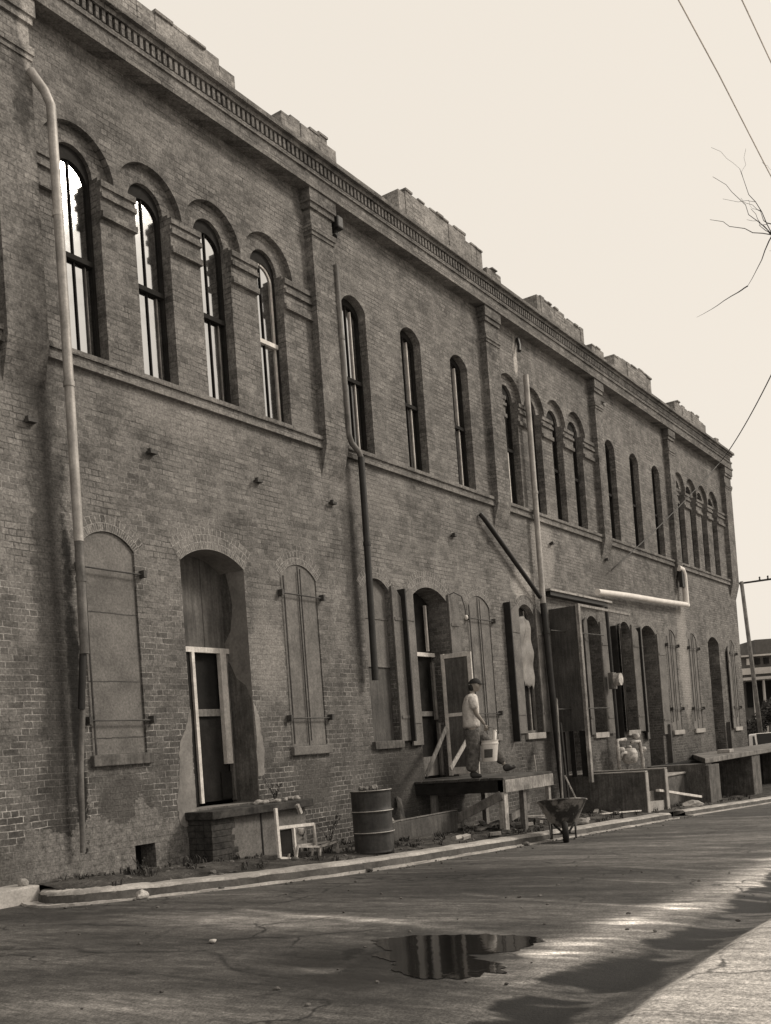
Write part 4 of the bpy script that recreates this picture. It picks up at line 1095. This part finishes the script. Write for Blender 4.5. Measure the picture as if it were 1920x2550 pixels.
t = NT('worn_tray'); c = t.mix(t.mr(t.noise(4.5, 4, .6), .44, .56), S(.06), S(.38)); c = t.grain(c, .3, 30); t.col(c); t.rough(.6); M['tray'] = t.m
mb.build('tray', M['tray'], wb, smooth=True)
for sg in (-1, 1):
    mb = MB(); mb.tube([wp(.62, .05*sg, .20), wp(.2, .17*sg, .30), wp(-.3, .24*sg, .40), wp(-.95, .30*sg, .56)], .019, 8); hnd = mb.build('handle', M['darkwood'], wb, smooth=True)
    mb = MB(); mb.tube([wp(-.85, .288*sg, .537), wp(-1.0, .305*sg, .572)], .024, 8); mb.build('grip', M['rubber'], hnd, smooth=True)
    mb = MB(); mb.tube([wp(-.12, .20*sg, .36), wp(-.2, .21*sg, .02), wp(-.42, .22*sg, .02), wp(-.46, .24*sg, .42)], .016, 8); mb.build('leg', M['iron'], wb, smooth=True)
mb = MB(); mb.tube([wp(-.2, -.21, .10), wp(-.2, .21, .10)], .012, 6); mb.build('crossbar', M['iron'], wb)
mb = MB()
for i in range(28):
    a = 2*math.pi*i/28
ct = wp(.52, 0, .19)
def torus(c, ax, R_, r_t, n=28, k=10):
    q = MB(); ax = ax.normalized(); x = ax.cross(Vector((0, 0, 1))).normalized(); y = ax.cross(x)
    for i in range(n):
        a = 2*math.pi*i/n; d = x*math.cos(a)+y*math.sin(a)
        for j in range(k):
            b2 = 2*math.pi*j/k; q.v.append(tuple(c + d*(R_+r_t*math.cos(b2)) + ax*(r_t*1.15*math.sin(b2))))
    for i in range(n):
        for j in range(k):
            q.f.append((i*k+j, i*k+(j+1) % k, ((i+1) % n)*k+(j+1) % k, ((i+1) % n)*k+j))
    return q
wh = torus(ct, hs, .145, .045).build('wheel', M['rubber'], wb, smooth=True)
mb = MB(); mb.tube([ct-hs*.03, ct+hs*.03], .11, 20); mb.build('rim', M['iron'], wh); mb = MB(); mb.tube([ct-hs*.09, ct+hs*.09], .014, 8); mb.build('axle', M['iron'], wh)

# ---- concrete docks
zg = g(9.5)
dk = thing('entrance_dock', 'low concrete dock with two projecting cheek walls right of the wheelbarrow', 'dock', None)
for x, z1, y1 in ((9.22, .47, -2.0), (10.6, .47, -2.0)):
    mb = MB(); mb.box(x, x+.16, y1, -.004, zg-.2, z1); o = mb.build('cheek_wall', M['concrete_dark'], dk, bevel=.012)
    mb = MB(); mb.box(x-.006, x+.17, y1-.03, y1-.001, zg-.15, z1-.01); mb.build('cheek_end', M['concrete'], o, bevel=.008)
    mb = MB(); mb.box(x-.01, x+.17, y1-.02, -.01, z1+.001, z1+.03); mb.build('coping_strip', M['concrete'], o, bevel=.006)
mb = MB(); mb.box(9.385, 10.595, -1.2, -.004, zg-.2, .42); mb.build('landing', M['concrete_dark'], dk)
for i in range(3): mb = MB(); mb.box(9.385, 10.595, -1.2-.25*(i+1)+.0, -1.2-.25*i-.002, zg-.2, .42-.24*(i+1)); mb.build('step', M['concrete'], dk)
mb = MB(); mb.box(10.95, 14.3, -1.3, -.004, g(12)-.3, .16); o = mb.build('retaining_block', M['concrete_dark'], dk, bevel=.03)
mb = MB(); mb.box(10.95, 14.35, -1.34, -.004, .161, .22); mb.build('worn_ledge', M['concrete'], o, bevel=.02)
d2 = thing('loading_dock', 'long raised concrete loading dock with a slab on dark piers at the far right', 'dock', None)
zs = .46
mb = MB(); pl = [(14.2, -1.95), (34, -1.95), (34, -.004), (19.3, -.004)]; mb.add([(x, y, z) for z in (zs-.05, zs+.10) for x, y in pl], [(3, 2, 1, 0), (4, 5, 6, 7), (0, 1, 5, 4), (1, 2, 6, 5), (2, 3, 7, 6), (3, 0, 4, 7)]); mb.build('slab', M['dockslab'], d2, bevel=.02)
for x0, x1 in ((14.35, 14.95), (19.3, 20.3), (26.2, 27.0)):
    mb = MB(); mb.box(x0, x1, -1.9, -.2, g(x0)-.3, zs-.052); mb.build('pier', M['concrete_dark'], d2, bevel=.02)
mb = MB(); mb.box(14.95, 33.5, -.5, -.3, g(20)-.9, zs-.052); mb.build('back_wall', M['interior'], d2)
mb = MB(); mb.box(14.3, 15.3, -2.0, -1.9, g(15)-.3, zs-.1); mb.build('broken_facing', M['concrete_dark'], d2)
mb = MB(); mb.box(18.3, 18.8, -1.5, -1.1, zs+.101, zs+.22); tag(mb.build('doorstep', M['concrete'], bevel=.02), 'small concrete block lying on the far dock slab by the doorway', 'block')
# ---- gas meter cluster
gm = thing('gas_meter', 'corroded pale gas meter and regulator pipes standing against the wall between two doorways', 'gas meter', None)
def mq(px_, py_, Y=-.35): return Q(px_, py_, Y)
c0 = mq(1568, 1882, -.45)
mb = MB(); mb.lathe([(0, -.22), (.16, -.2), (.22, -.08), (.22, .08), (.16, .2), (0, .22)], tuple(c0), 20); mb.build('meter_body', M['whitestuff'], gm, smooth=True)
mb = MB(); mb.lathe([(0, .0), (.07, 0), (.075, .05), (.05, .08), (0, .08)], (c0.x, c0.y, c0.z+.2), 14); mb.build('meter_cap', M['whitestuff'], gm, smooth=True)
t0, t1 = mq(1537, 1843), mq(1592, 1846)
for k, pts in enumerate([[t0+Vector((0, 0, -.8)), t0, t0+Vector((.6, 0, 0))], [c0+Vector((-.25, 0, .1)), c0+Vector((-.4, .05, .1)), t0+Vector((.1, 0, -.5))], [t1+Vector((-.6, 0, 0)), t1, t1+Vector((.15, 0, -.5)), t1+Vector((.15, 0, -1.0))]]):
    mb = MB(); mb.tube(pts, .05, 10); mb.build('gas_pipe', M['whitestuff'], gm, smooth=True)
for px_, py_ in ((1583, 1833), (1546, 1868), (1600, 1866)):
    q = mq(px_, py_); mb = MB(); mb.lathe([(0, -.08), (.09, -.07), (.12, 0), (.09, .07), (0, .08)], tuple(q), 14); mb.build('regulator', M['whitestuff'], gm, smooth=True)
q = Q(1536, 1692, -.35)
em = thing('electric_meter', 'round pale electric meter head on a dark conduit on the wall', 'electric meter', None)
mb = MB(); mb.tube([q+Vector((0, .05, 0)), q+Vector((0, -.12, 0))], .17, 18); mb.build('meter_dial', M['whitestuff'], em, smooth=False)
mb = MB(); mb.box(q.x-.13, q.x+.13, q.y+.05, q.y+.2, q.z-.25, q.z+.2); mb.build('meter_box', M['greywood'], em, bevel=.01)
mb = MB(); mb.tube([q+Vector((.03, .12, -.2)), q+Vector((.05, .12, -2.1))], .05, 8); mb.build('conduit', M['blackpipe'], em)
mb = MB(); mb.tube([q+Vector((0, .12, .2)), q+Vector((-.05, .12, 2.0))], .05, 8); mb.build('conduit', M['blackpipe'], em)

# ================================================================== beyond the corner
def mbcyl(pts, r, mat, name, par, n=8): q = MB(); q.tube(pts, r, n); return q.build(name, mat, par, smooth=True)
gp = 1.45 - 3.9
up = thing('utility_pole', 'leaning wooden utility pole with a crossarm beyond the corner of the building', 'utility pole', None)
a, b_ = PD(1900, 1830, 70), PD(1846, 1448, 70); a.z = -2.5
mbcyl([a, b_], [.17, .13], M['greywood'], 'pole', up); 
ca, cb_ = PD(1822, 1456, 70), PD(1935, 1440, 70)
mb = MB(); mb.bar(ca, cb_, .12, .12); mb.build('crossarm', M['bark'], up)
for t_ in (.05, .62, .8): 
    q = ca.lerp(cb_, t_); mb = MB(); mb.lathe([(0, 0), (.07, 0), (.05, .12), (.07, .2), (0, .25)], (q.x, q.y, q.z+.05), 8); mb.build('insulator', M['iron'], up)
# far street front: pale upper band, dark shopfront
rt = (CR - Vector((0, 0, CR.z))).normalized(); fwh = Vector((rt.y*-1, rt.x, 0))*-1
fwh = Vector((math.sin(YAW), math.cos(YAW), 0))
def far_box(name, px0, px1, ztop, zbot, dep, thick, mat, par, dpx=0):
    a = PD(px0, 1750, dep); b2 = PD(px1, 1750, dep+dpx); d = fwh*thick
    v = []
    for z in (zbot, ztop):
        for p_ in (a, b2, b2+d, a+d): v.append((p_.x, p_.y, z))
    q = MB(); q.add(v, [(0, 3, 2, 1), (4, 5, 6, 7), (0, 1, 5, 4), (1, 2, 6, 5), (2, 3, 7, 6), (3, 0, 4, 7)]); return q.build(name, mat, par)
fb = thing('shop_building', 'distant low brick shop with a dark upper band and white canopy across the street end', 'building', None)
zz = lambda py_, dep, px_=1890: PD(px_, py_, dep).z
far_box('wall', 1850, 2150, zz(1632, 85), -3.4, 85, 12, M['farbrick'], fb)
far_box('upper_storey', 1893, 2150, zz(1592, 86), zz(1632, 86)+.002, 86, 10, M['farbrick'], fb)
far_box('cornice', 1848, 2152, zz(1629, 84.5), zz(1633, 84.5), 84.5, 12.5, M['farpale'], fb)
far_box('fascia', 1852, 2150, zz(1678, 84.8), zz(1662, 84.8), 84.8, .18, M['farpale'], fb)
far_box('canopy', 1856, 2150, zz(1685, 82), zz(1692, 82), 82, 2.7, M['farpale'], fb)
far_box('shop_window', 1862, 2140, zz(1760, 84.9), zz(1694, 84.9), 84.9, .08, M['interior'], fb)
for x in (1880, 1905, 1940): far_box('canopy_post', x, x+4, zz(1692, 82.2), -3.4, 82.2, .25, M['farpale'], fb)
for x in (1868, 1890, 1912): far_box('upper_window', x, x+12, zz(1638, 84.8), zz(1654, 84.8), 84.8, .15, M['farpale'] if x == 1868 else M['interior'], fb)
# white van parked at the street end
def van(px_, dep, ang, label, s=1.0):
    p_ = PD(px_, 1800, dep); z0 = g(p_.x)
    v = thing('parked_van', label, 'van', None, (p_.x, p_.y, z0)); v.rotation_euler.z = ang
    prof_ = [(-2.4, .35), (-2.45, .9), (-2.3, 1.9), (1.0, 1.95), (1.6, 1.25), (2.4, 1.1), (2.5, .7), (2.45, .35)]
    q = MB(); q.prism_y([(x*s, z*s) for x, z in prof_], -.95*s, .95*s); bd = q.build('body', M['whitecar'], v, bevel=.08)
    q = MB(); q.prism_y([(x*s, z*s) for x, z in [(-.1, 1.25), (-.1, 1.78), (.92, 1.8), (1.42, 1.25)]], -.957*s, .957*s); q.build('side_window', M['interior'], bd)
    q = MB(); q.add([(1.05*s, -.85*s, 1.9*s), (1.05*s, .85*s, 1.9*s), (1.63*s, .88*s, 1.27*s), (1.63*s, -.88*s, 1.27*s)], [(0, 1, 2, 3)]); q.v = [(x+.02, y, z+.02) for x, y, z in q.v]; q.build('windscreen', M['interior'], bd)
    q = MB(); q.add([(-2.46*s, -.8*s, 1.0*s), (-2.46*s, .8*s, 1.0*s), (-2.37*s, .78*s, 1.75*s), (-2.37*s, -.78*s, 1.75*s)], [(0, 1, 2, 3)]); q.v = [(x-.02, y, z) for x, y, z in q.v]; q.build('rear_window', M['interior'], bd)
    for x in (-1.5, 1.6):
        for sg in (-1, 1):
            w1 = MB().tube([(x*s, sg*.80*s, .34*s), (x*s, sg*.99*s, .34*s)], .34*s, 20).build('wheel', M['rubber'], v)
            MB().tube([(x*s, sg*.95*s, .34*s), (x*s, sg*1.0*s, .34*s)], .19*s, 14).build('hubcap', M['zinc'], w1)
    for sg in (-1, 1): MB().box(2.44*s, 2.5*s, sg*.7*s-.14, sg*.7*s+.14, .72*s, .88*s).build('headlight', M['zinc'], v)
    MB().box(-2.55*s, -2.42*s, -.9*s, .9*s, .32*s, .5*s).build('bumper', M['zincdark'], v)
    return v
van(1915, 58, R(200), 'white van parked at the street end just beyond the corner of the building')
# distant trees
def leaf_crown(lf, c, r, n, rnd, size):
    for i in range(n):
        d = Vector((rnd.gauss(0, 1), rnd.gauss(0, 1), rnd.gauss(0, .8))).normalized()*r*rnd.uniform(.55, 1.05)*(1+.35*mnoise.noise(Vector((rnd.random()*3, i*.01, 0))))
        q = c+d; a = Vector((rnd.uniform(-1, 1), rnd.uniform(-1, 1), rnd.uniform(-1, 1))).normalized(); b2 = a.cross(d).normalized()
        lf.add([q+a*size, q+b2*size*.6, q-a*size, q-b2*size*.6], [(0, 1, 2, 3)])
for k, (px_, dep, h, lab) in enumerate([(1928, 74, 4.3, 'dark round tree in front of the distant shop, right edge of the picture'), (1872, 79, 2.8, 'small dark shrub tree at the left end of the distant shop')]):
    p_ = PD(px_, 1780, dep); z0 = g(p_.x); tr = thing('street_tree', lab, 'tree', None, (p_.x, p_.y, z0)); rnd = random.Random(k)
    mbcyl([(0, 0, -.2), (.05, 0, h*.5), (0, 0, h*.8)], [.16, .11, .05], M['bark'], 'trunk', tr)
    lf = MB()
    for j in range(9): leaf_crown(lf, Vector((rnd.uniform(-1, 1)*h*.2, rnd.uniform(-1, 1)*h*.2, h*rnd.uniform(.55, .9))), h*.16, 150, rnd, .16)
    lf.build('crown', M['foliage'], tr)

# ---- overhead cables
def cable(name, pts, r, mat, label, sag=0):
    out = []
    for i in range(len(pts)-1):
        for s in range(12):
            u = s/12; p_ = pts[i].lerp(pts[i+1], u); out.append(p_ - Vector((0, 0, sag*4*u*(1-u))))
    out.append(pts[-1]); mb = MB(); mb.tube(out, r, 6); return tag(mb.build(name, mat, smooth=True), label, 'cable')
cable('overhead_cable', [PD(1560, -260, 13), PD(1690, 0, 15), PD(1790, 185, 17), PD(1905, 410, 20), PD(2100, 780, 27)], .013, M['cable'], 'thick pale overhead cable crossing the upper right sky, the longer of two')
cable('overhead_cable', [PD(1750, -260, 13), PD(1848, 0, 15), PD(1925, 165, 17), PD(2200, 760, 25)], .012, M['cable'], 'pale overhead cable clipping the top right corner of the sky')
w0 = P(1522, 1420, -.15); w1 = P(1800, 1143, -.6)
cable('service_wire', [w0, w1, PD(1925, 925, 26)], .016, M['wire'], 'dark service wire sloping across the far bays from the wall to the sky', .12)

# ---- bare tree reaching in from the right
bt = thing('bare_tree', 'leafless tree whose thin dark twigs reach into the sky at the right edge', 'tree', None)
base = Vector((2.6, -12.4, g(2.6))); node = PD(1924, 585, 14)
rnd = random.Random(14)
mb = MB(); trunk_top = Vector((2.5, -10.6, 6.6)); 
mb.tube([base-Vector((0, 0, .3)), base+Vector((.05, .2, 1.5)), base+Vector((-.05, .6, 3.2)), Vector((2.6, -11.2, 5)), trunk_top], [.26, .21, .17, .13, .10], 12); mb.build('trunk', M['bark'], bt, smooth=True)
br = MB()
def twig(p0, p1, r0, r1, depth, n=6, wob=.06):
    pts = []; L = (p1-p0).length
    for i in range(n+1):
        u = i/n; p_ = p0.lerp(p1, u)
        if 0 < i < n: p_ += Vector((rnd.uniform(-1, 1), rnd.uniform(-1, 1), rnd.uniform(-1, 1)))*L*wob
        pts.append(p_)
    br.tube(pts, [(r0+(r1-r0)*i/n)*(.8 if r0 < .02 else 1) for i in range(n+1)], 5)
    if depth:
        for i in range(1, n+1):
            if rnd.random() < .8:
                d = (pts[i]-pts[i-1]).normalized(); s_ = Vector((rnd.uniform(-1, 1), rnd.uniform(-1, 1), rnd.uniform(-.6, 1))).normalized()
                dd_ = (d*.7+s_*.8).normalized(); l = L*rnd.uniform(.25, .5); rr = (r0+(r1-r0)*i/n)*.6
                twig(pts[i], pts[i]+dd_*l, rr, .0025, depth-1, 4, .08)
twig(trunk_top, node, .07, .032, 0, 5, .03)
for tgt, r0, dp in (((1862, 712, 14), .013, 0), ((1890, 560, 14.0), .009, 0), ((1768, 547, 13.6), .009, 0), ((1842, 420, 14.2), .009, 1), ((1775, 440, 14.6), .007, 0), ((1960, 380, 14.3), .02, 2), ((1870, 520, 13.5), .006, 0), ((1990, 650, 14.5), .012, 1)):
    twig(node, PD(*tgt), r0, .0035, dp, 6, .035)
twig(PD(1862, 712, 14), PD(1838, 728, 14), .012, .010, 0, 3, .02); twig(PD(1838, 728, 14), PD(1735, 790, 13.7), .009, .002, 0, 6, .015)
for k in range(9):
    a = k*.7; top_ = trunk_top + Vector((math.cos(a)*2.6 + 1.6, math.sin(a)*2.2-1.6, rnd.uniform(1.2, 4.2)))
    twig(trunk_top - Vector((0, 0, rnd.uniform(0, 1.6))), top_, .05, .012, 2, 6, .06)
br.build('branches', M['bark'], bt)
# second bare tree across the lane, seen only mirrored in the upper windows

# ================================================================== the person on the platform
def skin_mesh(verts, edges, levels=2, root=0):
    me = bpy.data.meshes.new('tmp'); me.from_pydata([v[0] for v in verts], edges, []); me.update()
    ob = bpy.data.objects.new('tmp', me); COL.objects.link(ob)
    ob.modifiers.new('skin', 'SKIN')
    for i, v in enumerate(verts):
        r = v[1]; ob.data.skin_vertices[0].data[i].radius = (r, r) if not isinstance(r, tuple) else r
        ob.data.skin_vertices[0].data[i].use_root = (i == root)
    sb = ob.modifiers.new('sub', 'SUBSURF'); sb.levels = levels; sb.render_levels = levels
    dg = bpy.context.evaluated_depsgraph_get(); ev = ob.evaluated_get(dg); m0 = ev.to_mesh()
    vs = [tuple(v.co) for v in m0.vertices]; fs = [tuple(p.vertices) for p in m0.polygons]
    ev.to_mesh_clear(); bpy.data.objects.remove(ob); bpy.data.meshes.remove(me)
    return vs, fs
HX = Vector((.62, -.785, 0)).normalized(); HY = Vector((-HX.y, HX.x, 0)); PB = Vector((2.42, -1.22, DZ+.005))
KP = 1.035
def toworld(vs): return [tuple(PB + HX*(x*KP + .085*z - .06) + HY*(y*KP) + Vector((0, 0, z*KP))) for x, y, z in vs]
def part(name, pieces, mat, par):
    mb = MB()
    for vs, fs in pieces: mb.add(toworld(vs), fs)
    return mb.build(name, mat, par, smooth=True)
person = thing('person', 'person in dark cap and pale T-shirt stepping along the timber platform with a bucket', 'person', None)
# joints: x forward, y left, z up
RS, RE, RW = (-.01, -.185, 1.43), (.05, -.235, 1.15), (.21, -.215, .945)
LS_, LE, LW = (-.01, .185, 1.43), (-.05, .25, 1.16), (.03, .26, .92)
bv = [((0, 0, .95), .12), ((0, 0, 1.12), .115), ((-.01, 0, 1.30), .13), ((-.01, 0, 1.42), .10), ((.0, 0, 1.50), .052), ((.025, 0, 1.58), .05),
      (RS, .055), (RE, .042), (RW, .028), (LS_, .055), (LE, .042), (LW, .028),
      ((0, -.095, .90), .085), ((.03, -.10, .50), .055), ((.0, -.10, .10), .04), ((0, .095, .90), .085), ((.34, .10, .60), .055), ((.63, .10, .19), .04)]
be = [(0, 1), (1, 2), (2, 3), (3, 4), (4, 5), (3, 6), (6, 7), (7, 8), (3, 9), (9, 10), (10, 11), (0, 12), (12, 13), (13, 14), (0, 15), (15, 16), (16, 17)]
pieces = [skin_mesh(bv, be)]
# head
bm = bmesh.new(); bmesh.ops.create_icosphere(bm, subdivisions=4, radius=1.0); hc = Vector((.06, 0, 1.672))
for v in bm.verts:
    x, y, z = v.co
    X_, Y_, Z_ = x*.098, y*.076, z*.120
    if z < 0: Y_ *= 1 - .35*z*z; X_ += .012*(-z)*(x > 0); X_ *= (1-.18*(z*z) if x < 0 else 1)
    X_ += .026*math.exp(-((y/.16)**2) - ((z+.12)/.17)**2)*(x > .6)            # nose
    X_ -= .010*math.exp(-((abs(y)-.36)/.16)**2 - ((z-.08)/.14)**2)*(x > .5)      # eye sockets
    X_ += .006*math.exp(-((y/.3)**2) - ((z+.52)/.10)**2)*(x > .5)               # lips
    X_ += .014*math.exp(-((y/.3)**2) - ((z+.86)/.16)**2)*(x > .1)               # chin
    Y_ += math.copysign(.012, y)*math.exp(-((x-.0)/.22)**2 - ((z+.02)/.28)**2)*(abs(y) > .8)   # ears
    v.co = (X_, Y_, Z_)
bm.verts.index_update(); pieces.append(([tuple(v.co+hc) for v in bm.verts], [tuple(l.index for l in f.verts) for f in bm.faces])); bm.free()
# hands: palm plus five bent fingers each
def hand(wr, down, inward, fwd, grip=1.0):
    wr = Vector(wr); down = Vector(down).normalized(); fwd = Vector(fwd); fwd = (fwd-down*fwd.dot(down)).normalized(); inw = down.cross(fwd)
    if inw.dot(Vector(inward)) < 0: inw = -inw
    out = [skin_mesh([(tuple(wr), .026), (tuple(wr+down*.045), (.030)), (tuple(wr+down*.085), .026)], [(0, 1), (1, 2)], 1)]
    for k, (o, l) in enumerate(((.027, .038), (.009, .043), (-.009, .040), (-.027, .031))):
        p0 = wr+down*.08+fwd*o; a1 = grip*.9; p1 = p0+(down*math.cos(a1*.6)+inw*math.sin(a1*.6))*l
        p2 = p1+(down*math.cos(a1*1.6)+inw*math.sin(a1*1.6))*l*.75; p3 = p2+(down*math.cos(a1*2.5)+inw*math.sin(a1*2.5))*l*.6
        out.append(skin_mesh([(tuple(p0-down*.03), .009), (tuple(p0), .0095), (tuple(p1), .0085), (tuple(p2), .0075), (tuple(p3), .0065)], [(0, 1), (1, 2), (2, 3), (3, 4)], 1))
    t0_ = wr+down*.03+fwd*.026; t1_ = t0_+(down*.6+fwd*.6+inw*.4).normalized()*.04; t2_ = t1_+(down*.7+inw*.8).normalized()*.032
    out.append(skin_mesh([(tuple(t0_-fwd*.015), .011), (tuple(t0_), .0115), (tuple(t1_), .0095), (tuple(t2_), .008)], [(0, 1), (1, 2), (2, 3)], 1))
    return out
pieces += hand(RW, (.35, .02, -1), (0, 1, 0), (1, 0, .3), 1.15)
pieces += hand(LW, (.15, 0, -1), (0, -1, 0), (1, 0, 0), .45)
body = part('body', pieces, M['skin'], person)
# shirt
sv = [((0, 0, .88), .205), ((0, 0, .98), .195), ((-.01, 0, 1.12), .185), ((-.025, 0, 1.28), .195), ((-.02, 0, 1.41), .160), ((.0, 0, 1.50), .085),
      ((-.01, -.15, 1.445), .095), ((.0, -.215, 1.345), .085), ((.022, -.24, 1.215), .084), ((-.01, .15, 1.445), .095), ((-.02, .225, 1.345), .085), ((-.035, .25, 1.22), .084)]
se = [(0, 1), (1, 2), (2, 3), (3, 4), (4, 5), (4, 6), (6, 7), (7, 8), (4, 9), (9, 10), (10, 11)]
vs, fs = skin_mesh(sv, se)
nv = []
for x, y, z in vs:
    if abs(y) < .2 and z < 1.42: x *= .88; y *= 1.12
    f_ = mnoise.noise(Vector((x*9, y*9, z*5)))*.012
    nv.append((x*(1+f_*4), y*(1+f_*4), z))
shirt = part('t_shirt', [(nv, fs)], M['cloth_white'], person)
# trousers
tv = [((0, 0, 1.0), .16), ((0, 0, .90), .175), ((0, -.10, .82), .145), ((.03, -.11, .50), .135), ((.01, -.11, .28), .13), ((.0, -.11, .10), .125),
      ((.07, .095, .82), .135), ((.34, .10, .60), .11), ((.50, .10, .40), .095), ((.62, .10, .23), .09)]
te = [(0, 1), (1, 2), (2, 3), (3, 4), (4, 5), (1, 6), (6, 7), (7, 8), (8, 9)]
vs, fs = skin_mesh(tv, te); vs = [(x+.008*mnoise.noise(Vector((x*12, y*12, z*7))), y+.008*mnoise.noise(Vector((x*12+5, y*12, z*7))), max(z, .025)) for x, y, z in vs]
part('trousers', [(vs, fs)], M['denim'], person)
for vv_ in ([((-.045, -.105, .05), .048), ((.02, -.105, .07), .052), ((.10, -.108, .045), .044), ((.185, -.112, .038), .034), ((.0, -.105, .14), .05)],
            [((.62, .10, .095), .048), ((.68, .10, .125), .054), ((.755, .10, .135), .046), ((.835, .10, .165), .036), ((.635, .10, .21), .052)]):
    vs, fs = skin_mesh(vv_, [(0, 1), (1, 2), (2, 3), (1, 4)], 2); part('boot', [(vs, fs)], M['leather'], person)
# cap and hair
bm = bmesh.new(); bmesh.ops.create_uvsphere(bm, u_segments=28, v_segments=16, radius=1.0)
bmesh.ops.delete(bm, geom=[v for v in bm.verts if v.co.z < -.05], context='VERTS')
for v in bm.verts: v.co = Vector((v.co.x*.112, v.co.y*.092, v.co.z*.098)) + hc + Vector((-.004, 0, .030))
bm.verts.index_update(); cp = [([tuple(v.co) for v in bm.verts], [tuple(l.index for l in f.verts) for f in bm.faces])]; bm.free()
bill = MB()
for i in range(11):
    a = -1.15+2.3*i/10; r1 = .100; ox = .085*math.cos(a*1.1)
    x1, y1 = hc.x+r1*math.cos(a), r1*.82*math.sin(a)
    bill.v += [(x1-.004, y1, hc.z+.030), (x1+max(ox, .005), y1*.85, hc.z+.012-.02*0), (x1+max(ox, .005), y1*.85, hc.z+.006), (x1-.004, y1, hc.z+.022)]
for i in range(10):
    a = i*4; bill.f += [(a, a+1, a+5, a+4), (a+1, a+2, a+6, a+5), (a+2, a+3, a+7, a+6)]
cp.append((bill.v, bill.f)); part('cap', cp, M['cap'], person)
vs, fs = skin_mesh([((hc.x-.05, 0, hc.z+.03), .078), ((hc.x-.062, 0, hc.z-.05), .068), ((hc.x-.055, 0, hc.z-.105), .05)], [(0, 1), (1, 2)], 2)
part('hair', [(vs, fs)], M['hair'], person)
# the bucket in the right hand
hx_, hy_ = .245, -.19; hz = .86
bk = thing('bucket', 'white plastic bucket with a dark label hanging from the hand of the person', 'bucket', None)
mb = MB(); mb.lathe([(0, 0), (.128, 0), (.132, .01), (.150, .30), (.158, .305), (.158, .325), (.150, .33), (.150, .362), (.157, .366), (.157, .376), (.148, .376), (.130, .02), (0, .015)], (hx_+.06, hy_, .285), 30)
mb.v = toworld(mb.v); mb.build('pail', M['plastic_white'], bk, smooth=True); smooth_by_angle(bk.children[0], 35)
mb = MB()
lc = []
camdir = Vector((-.87, -.49, 0)); a0_ = math.atan2(camdir.dot(HY), camdir.dot(HX))
for i in range(9):
    a = a0_-.75+1.1*i/8
    for z, r in ((.07, .1375), (.22, .1465)): mb.v.append((hx_+.06+(r+.0035)*math.cos(a), hy_+(r+.0035)*math.sin(a), .285+z))
for i in range(8): mb.f.append((2*i, 2*i+2, 2*i+3, 2*i+1))
mb.v = toworld(mb.v); mb.build('label', M['label'], bk)
hl = []
for i in range(15):
    a = math.pi*i/14; hl.append((hx_+.06-.155*math.cos(a), hy_, .285+.33+ .275*math.sin(a)**.8*(1-.0)))
mb = MB(); mb.tube(hl, .004, 6); mb.v = toworld(mb.v); mb.build('bail_handle', M['iron'], bk)
mb = MB(); mb.tube([(hx_+.14, hy_+.03, .33), (hx_+.16, hy_+.06, .84)], .035, 14); mb.v = toworld(mb.v)
tag(mb.build('paper_roll', M['plastic_white'], smooth=True), 'pale roll standing up out of the white bucket', 'roll')

# broken bricks and offcuts lying about under and around the platform
rnd = random.Random(44)
for i in range(16):
    x, y = (rnd.uniform(.3, 5.6), rnd.uniform(-2.1, -.5)) if i < 12 else (rnd.uniform(6.2, 9), rnd.uniform(-1.9, -.4))
    b = MB().box(-.1, .1, -.05, .05, -.033, .033); a = rnd.uniform(0, 3.1)
    o = b.build('brick', M['concrete' if i % 3 else 'concrete_dark'], bevel=.008); o.location = (x, y, vz(x, y)+.045); o.rotation_euler = (rnd.uniform(-.3, .3), rnd.uniform(-.3, .3), a)
    tag(o, 'loose brick lying in the dirt around the timber platform', 'brick', 'loose bricks on the verge')
for i, (x, y, l, lab) in enumerate([(2.9, -1.2, 1.3, 'longest weathered plank lying in the dirt under the timber platform'), (3.4, -.8, .9, 'short plank lying in the dirt under the timber platform, nearer the wall'), (5.1, -1.1, 1.1, 'weathered plank in the dirt just right of the timber platform'), (6.4, -.6, 1.2, 'plank lying near the wall below the torn sheet window')]):
    a = .3+i*.7; d = Vector((math.cos(a), math.sin(a)*.5, 0))*l/2; c_ = on(x, y, .05)
    lean('plank', c_-d, c_+d+Vector((0, 0, .06)), .11, .03, M['palewood' if i % 2 else 'greywood'], lab, 'plank', (0, 0, 1))
lean('plank', on(1.3, -.35, .05), Vector((1.62, -.03, .55)), .16, .03, M['greywood'], 'grey board propped against the wall left of the timber platform', 'board')
lean('plank', on(1.0, -.4, .02), Vector((1.05, -.05, .35)), .28, .04, M['concrete'], 'pale slab propped against the wall between drum and platform', 'slab')
